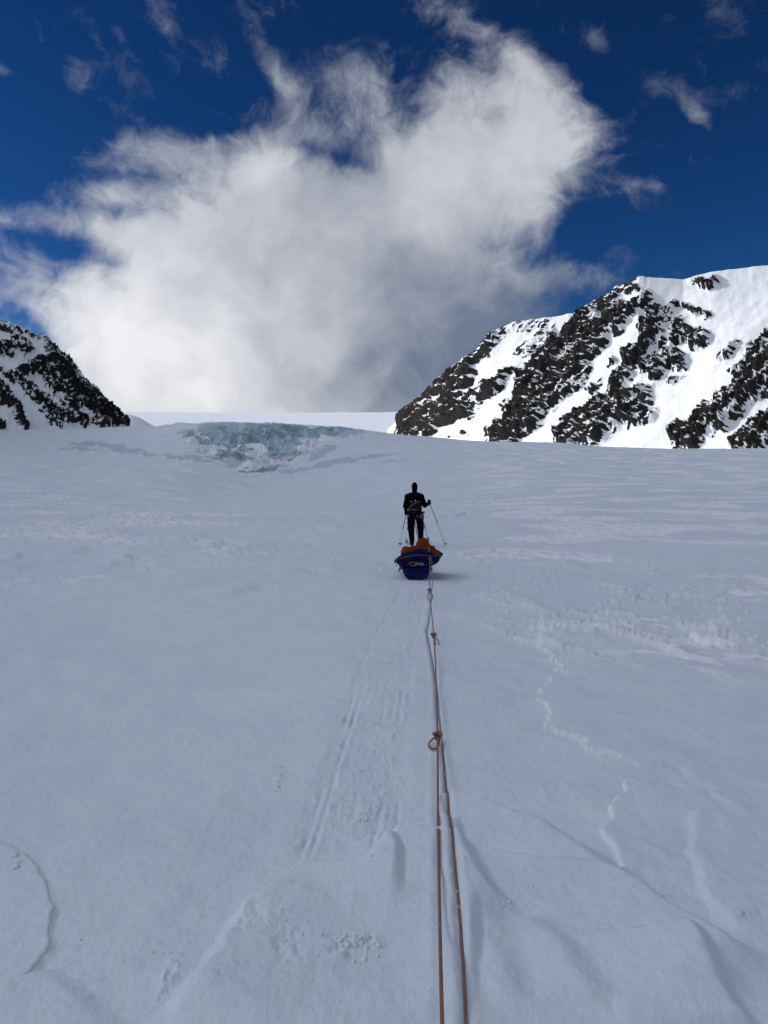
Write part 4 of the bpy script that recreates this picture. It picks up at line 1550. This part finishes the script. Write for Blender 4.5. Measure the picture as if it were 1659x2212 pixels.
def build_bag():
    root = to_sled(empty('duffel_bag'))
    set_props(root, 'navy blue duffel bag with pointed corners strapped on the pulk', 'bag')
    NY, NT = 64, 96
    w, L = 0.378, 1.15
    rs = np.random.RandomState(3)
    V = np.zeros((NY, NT, 3))
    for i in range(NY):
        t = i / (NY - 1)
        y = -0.045 + L * t
        e1 = min(1.0, t / 0.05)
        e2 = min(1.0, (1 - t) / 0.16)
        kz = (0.80 + 0.20 * math.sin(e1 * math.pi / 2)) * math.sin(e2 * math.pi / 2) ** 0.5
        kx = 1.0 * (0.35 + 0.65 * math.sin(e2 * math.pi / 2))
        for j in range(NT):
            a = 2 * math.pi * j / NT
            u = math.cos(a)
            up = math.sin(a)
            x = w * u * kx
            if up >= 0:
                z = 0.155 * (1 - abs(u) ** 1.75) ** 0.92
            else:
                z = -0.165 * (1 - abs(u) ** 3.2) ** 0.8
            zc = 0.362 + 0.020 * u - 0.01 * abs(u)
            V[i, j] = (x + 0.02, y + 0.03 * abs(u) * (1 if up > 0 else 0.4) * (1 - t), zc + z * kz)
    X, Y, Z = V[..., 0], V[..., 1], V[..., 2]
    wr = 0.016 * fbm(X * 5 + Z * 3, Y * 4 + Z * 2, 4, 0.55, 301) + 0.008 * np.sin(X * 30 + 6 * perlin(X * 4, Y * 4, 305))* np.exp(-((Z - 0.3) / 0.1) ** 2)
    cx, cz = 0.02, 0.35
    r = np.hypot(X - cx, Z - cz) + 1e-6
    V[..., 0] += wr * (X - cx) / r
    V[..., 2] += wr * (Z - cz) / r
    verts = V.reshape(-1, 3).tolist()
    Q = grid_quads(NY, NT, wrap=True).tolist()
    mb = MB()
    mb.add(verts, [q[::-1] for q in Q])
    # tail panel: rings running in to its centre, slightly domed
    prev = 0
    base = V[0]
    c = base.mean(0)
    rings = 6
    for q in range(1, rings):
        f = 1 - q / rings
        ring = c + (base - c) * f
        ring[:, 1] -= 0.05 * (1 - f * f) + 0.010 * fbm(ring[:, 0] * 9, ring[:, 2] * 9, 3, 0.5, 311)
        b = len(mb.v)
        mb.v += [tuple(p) for p in ring]
        for j in range(NT):
            j2 = (j + 1) % NT
            mb.f.append((prev + j, b + j, b + j2, prev + j2))
        prev = b
    mb.f.append(tuple(prev + j for j in range(NT)))
    mb.f.append(tuple((NY - 1) * NT + j for j in range(NT))[::-1])
    body = mb.build('bag_body', M_BAG, root)
    # piping along the upper edge of the tail panel
    top = [Vector(base[j]) for j in range(NT // 2, -1, -1)]
    line = [Vector((p.x, p.y - 0.006 - 0.012 * (1 - abs((p.x - 0.02) / w)), 0.374 + 0.020 * (p.x / w) + (p.z - 0.374) * 0.42)) for p in top]
    line = [p + Vector((0, -0.026 * (1 - abs((p.x - 0.02) / w) ** 2), 0)) for p in line]
    MB().tube(line[:41], 0.0048, 6).build('piping', M_PIPING, root)
    # lime cord on the left corner
    x0 = -w + 0.03
    for k in range(2):
        MB().tube(catmull([(x0 - .010, -0.02, 0.365), (x0 + 0.004 + .008 * k, -0.035, 0.325), (x0 - 0.002 + .012 * k, -0.035, 0.285), (x0 + 0.016 + .006 * k, -0.03, 0.22 + 0.015 * k)], 5), 0.0045, 5).build('zip_cord', M_GREEN, root)
    MB().box((x0 - 0.012, 0.01, 0.31), (0.03, 0.05, 0.06), (0, R(20), 0)).build('corner_tab', M_DARK, root, bevel=0.008)
    # orange handle and grey shoe-like flap under the tail panel
    h = catmull([(-0.115, -0.085, 0.292), (-0.06, -0.098, 0.305), (0.010, -0.098, 0.305), (-0.005, -0.100, 0.275), (-0.035, -0.102, 0.245), (-0.075, -0.098, 0.248), (-0.105, -0.090, 0.275), (-0.115, -0.085, 0.292)], 5)
    MB().tube(h, 0.0075, 6).build('orange_handle', M_ORSTRAP, root)
    fl = sdf_mesh('grey_flap', [sd_cap((0.005, -0.085, 0.272), (0.100, -0.075, 0.282), 0.018, 0.020), sd_cap((0.100, -0.075, 0.282), (0.128, -0.07, 0.262), 0.018, 0.010),
                                sd_cap((-0.015, -0.09, 0.268), (-0.025, -0.09, 0.238), 0.014, 0.009), sd_cap((0.098, -0.08, 0.26), (0.088, -0.08, 0.232), 0.012, 0.007)], 0.006, M_GREYFAB, root, 0.012)
    # dark strap hanging down at the right
    MB().tube(catmull([(0.16, -0.06, 0.30), (0.175, -0.075, 0.235), (0.165, -0.06, 0.18)], 5), 0.007, 5).build('lashing_strap', M_BLUECORD, root)


def build_jacket():
    root = to_sled(empty('orange_jacket'))
    E = sd_ell

    def wob(X, Y, Z):
        return 0.010 * np.sin(X * 26 + 4 * np.sin(Z * 21) + Y * 9) * np.sin(Z * 24 + X * 11 + Y * 13) + 0.005 * np.sin(X * 61 + Z * 43) * np.sin(Y * 37 + Z * 29)
    fn = [E((0.085, 0.34, 0.535), (0.122, 0.140, 0.155)), E((0.075, 0.30, 0.445), (0.185, 0.17, 0.10)),
          E((-0.170, 0.26, 0.470), (0.115, 0.13, 0.075), R(8)), E((-0.215, 0.20, 0.440), (0.065, 0.09, 0.062)), E((-0.05, 0.30, 0.505), (0.09, 0.11, 0.060)),
          E((0.240, 0.28, 0.500), (0.062, 0.10, 0.070)), E((0.270, 0.24, 0.430), (0.085, 0.12, 0.060)), E((0.315, 0.16, 0.390), (0.055, 0.11, 0.060), 0, 0, R(40)),
          E((0.345, 0.10, 0.345), (0.034, 0.09, 0.062), 0, 0, R(24)), E((0.16, 0.16, 0.462), (0.11, 0.08, 0.045))]
    sdf_mesh('jacket_body', fn, 0.010, M_ORANGE, root, 0.020, wob)
    sdf_mesh('sleeve_opening', [E((-0.235, 0.128, 0.418), (0.045, 0.026, 0.036), 0, 0, R(25))], 0.008, M_DARK, root)
    pts = catmull([(0.205, 0.10, 0.44), (0.222, 0.085, 0.425), (0.215, 0.08, 0.405), (0.225, 0.08, 0.392)], 5)
    MB().tube(pts, 0.005, 5).build('zip_pull', M_GREEN, root)
    set_props(root, 'rumpled orange jacket bundled on top of the blue bag', 'jacket')


build_sled()
SLR = R(-7.0)
build_bag()
build_jacket()

# tow lines from the skier's belt to the pulk nose
hip = Vector((SK[0] - 0.02, SK[1] - 0.16, SKZ + 0.69))
nose = Vector((SL[0], SL[1], SLZ)) + Vector((-math.sin(SLR) * 1.50 + 0.02, math.cos(SLR) * 1.50, 0.17))
pts = [hip + (nose - hip) * (i / 20) + Vector((0, 0, -0.10 * math.sin(math.pi * i / 20))) for i in range(21)]
tow = empty('tow_line', nose)
set_props(tow, 'blue tow line running from the skier\'s belt down to the pulk', 'tow line')
o_ = MB().tube([p - nose for p in pts], 0.008, 6).build('cord', M_BLUECORD, tow)
kn = pts[6] - nose
MB().tube(catmull([kn, kn + Vector((0.03, -0.02, 0.035)), kn + Vector((0.055, -0.02, -0.01)), kn + Vector((0.03, 0, -0.05))], 5), 0.007, 5).build('bungee_loop', M_DARK, tow)

# ---------------------------------------------------------------- the ropes
def knot(parent, c, size, loop_pts, mat, rr):
    """overhand knot on a bight: trefoil turns and a hanging loop"""
    tre = []
    for i in range(44):
        t = 2 * math.pi * i / 44
        tre.append(Vector(((math.sin(t) + 2 * math.sin(2 * t)) * size / 3, -math.sin(3 * t) * size / 2.2, (math.cos(t) - 2 * math.cos(2 * t)) * size / 3)) + c)
    V, Q, UV = tube_arrays(tre, rr * 1.15, 7, True)
    k = mesh_np('knot', [tuple(v) for v in V], Q, mat, parent, uv=UV)
    rope_obj('loop', catmull([c + Vector(p) for p in loop_pts], 7), rr, mat, k, 7)


def build_main_rope():
    root = empty('climbing_rope', (0, 0, 0))
    set_props(root, 'rust-brown rope with knots running from the foreground to the skier\'s hip', 'rope')
    px = [(956, 2300, 1.34), (955, 2212, 1.355), (951, 2040, 1.38), (948, 1880, 1.41), (946, 1740, 1.43), (945, 1592, 1.452), (943, 1500, 1.46), (941, 1440, 1.45), (937, 1372, 1.41), (932, 1320, 1.37), (928, 1275, 1.29), (928, 1240, 1.20)]
    pts = []
    for x, y, drop in px:
        a, e = ray(x, y)
        d = -drop / e
        pts.append(Vector((a * d, d, CAM_H - drop)))
    for i, p in enumerate(pts):
        p.z = max(p.z, gz(p.x, p.y) + 0.012)
    pts.append(Vector(at_depth(928.5, 1207, 12.66)))
    pts.append(Vector(at_depth(927.5, 1188, 12.95)))
    pts.append(Vector(at_depth(926, 1176, 13.30)))
    pts.append(Vector(at_depth(924.6, 1163.7, 14.4)))
    hip = Vector((SK[0] + 0.185, SK[1] - 0.13, SKZ + 0.88))
    last = pts[-1]
    for t in (0.25, 0.5, 0.75):
        pts.append(last + (hip - last) * t + Vector((0, 0, -0.06 * math.sin(math.pi * t))))
    pts.append(hip)
    rr = 0.0056
    line = catmull(pts, 10)
    L = np.array([tuple(p) for p in line])
    lo = ground_z(L[:, 0], L[:, 1]) + 0.009
    for p, q in zip(line, lo):
        p.z = max(p.z, float(q))
    rope_obj('near_strand', line[:91], rr, M_ROPE, root, 8)
    rope_obj('frosted_strand', line[90:], rr, M_ROPE2, root, 8)
    D = 0.016
    knot(root, pts[5] + Vector((0, 0, 0.010)), 0.026, [(0.012, -0.01, -0.010), (0.002, -0.06, -0.035), (-0.022, -0.115, -0.042), (-0.050, -0.105, -0.038), (-0.052, -0.05, -0.030), (-0.02, -0.01, -0.010)], M_ROPE, rr)
    knot(root, pts[8], 0.028, [(0.004, 0, -0.01), (0.030, -0.01, -0.035), (0.048, -0.02, -0.070), (0.035, -0.03, -0.100), (0.016, -0.03, -0.085), (0.010, -0.01, -0.035), (0.0, 0, -0.01)], M_ROPE, rr)
    knot(root, pts[10], 0.028, [(0.006, 0, -0.01), (0.034, -0.01, -0.055), (0.036, -0.02, -0.100), (0.002, -0.03, -0.130), (-0.028, -0.02, -0.100), (-0.022, -0.01, -0.050), (-0.004, 0, -0.01)], M_ROPE, rr)
    knot(root, pts[12] + Vector((0.0, -0.02, 0)), 0.026, [(0.006, 0, -0.01), (0.030, -0.01, -0.035), (0.044, -0.02, -0.075), (0.028, -0.03, -0.085), (0.010, -0.02, -0.04), (0, 0, -0.01)], M_ROPE2, rr)
    knot(root, pts[15], 0.028, [(0.006, 0, -0.01), (0.036, -0.01, -0.04), (0.046, -0.02, -0.085), (0.024, -0.03, -0.105), (0.008, -0.02, -0.06), (0, 0, -0.01)], M_ROPE2, rr)
    kk = pts[17]
    knot(root, Vector((kk.x, kk.y, kk.z)), 0.022, [(0.004, 0, -0.005), (0.035, 0, -0.01), (0.04, 0, -0.05), (0.01, 0, -0.05), (0, 0, -0.005)], M_ROPE2, 0.005)


def build_ground_cord():
    px = CORD_PX
    P = []
    for x, y in px:
        g = on_ground(x, y)
        P.append(Vector((g[0], g[1], 0)))
    line = catmull(P, 14)
    for p in line:
        p.z = gz(p.x, p.y) + 0.005
    cut = 6 * 14
    root = empty('trailing_cord', line[0])
    set_props(root, 'frosted second rope lying on the snow beside the knotted rope', 'rope')
    rope_obj('near_strand', [p - line[0] for p in line[:cut + 1]], 0.0052, M_ROPE2, root, 7)
    rope_obj('grey_far_strand', [p - line[0] for p in line[cut:]], 0.0062, M_ROPE3, root, 7)  # greyer than the near strand


build_main_rope()
build_ground_cord()

# ---------------------------------------------------------------- crumbs of snow kicked up along the track
def build_crumbs():
    rnd = random.Random(21)
    V, Q = [], []
    ico = []
    for i in range(5):
        a = math.pi * i / 4
        for j in range(6):
            b = 2 * math.pi * (j + 0.5 * (i % 2)) / 6
            ico.append((math.sin(a) * math.cos(b), math.sin(a) * math.sin(b), math.cos(a)))
    spots = []
    for (px, py, n, spx, spy, s) in [(765, 2065, 46, 46, 18, 0.008), (800, 1745, 22, 26, 14, 0.008), (775, 1765, 14, 18, 8, 0.012), (620, 2030, 14, 60, 60, 0.006),
                                     (330, 2050, 6, 40, 14, 0.007), (600, 1690, 8, 8, 26, 0.008), (800, 1600, 24, 40, 90, 0.007), (745, 1700, 18, 40, 60, 0.006),
                                     (30, 1870, 3, 16, 10, 0.012), (835, 1480, 14, 40, 80, 0.008), (880, 1600, 5, 30, 40, 0.008), (1020, 1550, 4, 14, 6, 0.007), (680, 1890, 8, 60, 20, 0.007),
                                     (820, 1880, 6, 30, 20, 0.006), (185, 2080, 3, 30, 60, 0.007), (860, 1320, 14, 30, 40, 0.012), (1120, 2020, 5, 80, 60, 0.006)]:
        for _ in range(n):
            x, y = rnd.gauss(px, spx * 0.7), rnd.gauss(py, spy * 0.7)
            if y < 1262: continue
            g = on_ground(x, y)
            spots.append((g[0], g[1], s * rnd.uniform(0.35, 1.4)))
    zz = ground_z(np.array([p[0] for p in spots]), np.array([p[1] for p in spots]))
    for (x, y, r), z in zip(spots, zz):
        b = len(V)
        for p in ico:
            k = r * rnd.uniform(0.75, 1.25)
            V.append((x + p[0] * k, y + p[1] * k, z + r * 0.02 + p[2] * k * 0.70))
        for i in range(4):
            for j in range(6):
                Q.append((b + i * 6 + j, b + (i + 1) * 6 + j, b + (i + 1) * 6 + (j + 1) % 6, b + i * 6 + (j + 1) % 6))
    o = mesh_np('snow_crumbs', V, Q, M_CLOD)
    set_props(o, 'small crumbs of snow scattered along the sled track', 'snow', kind='stuff')


build_crumbs()
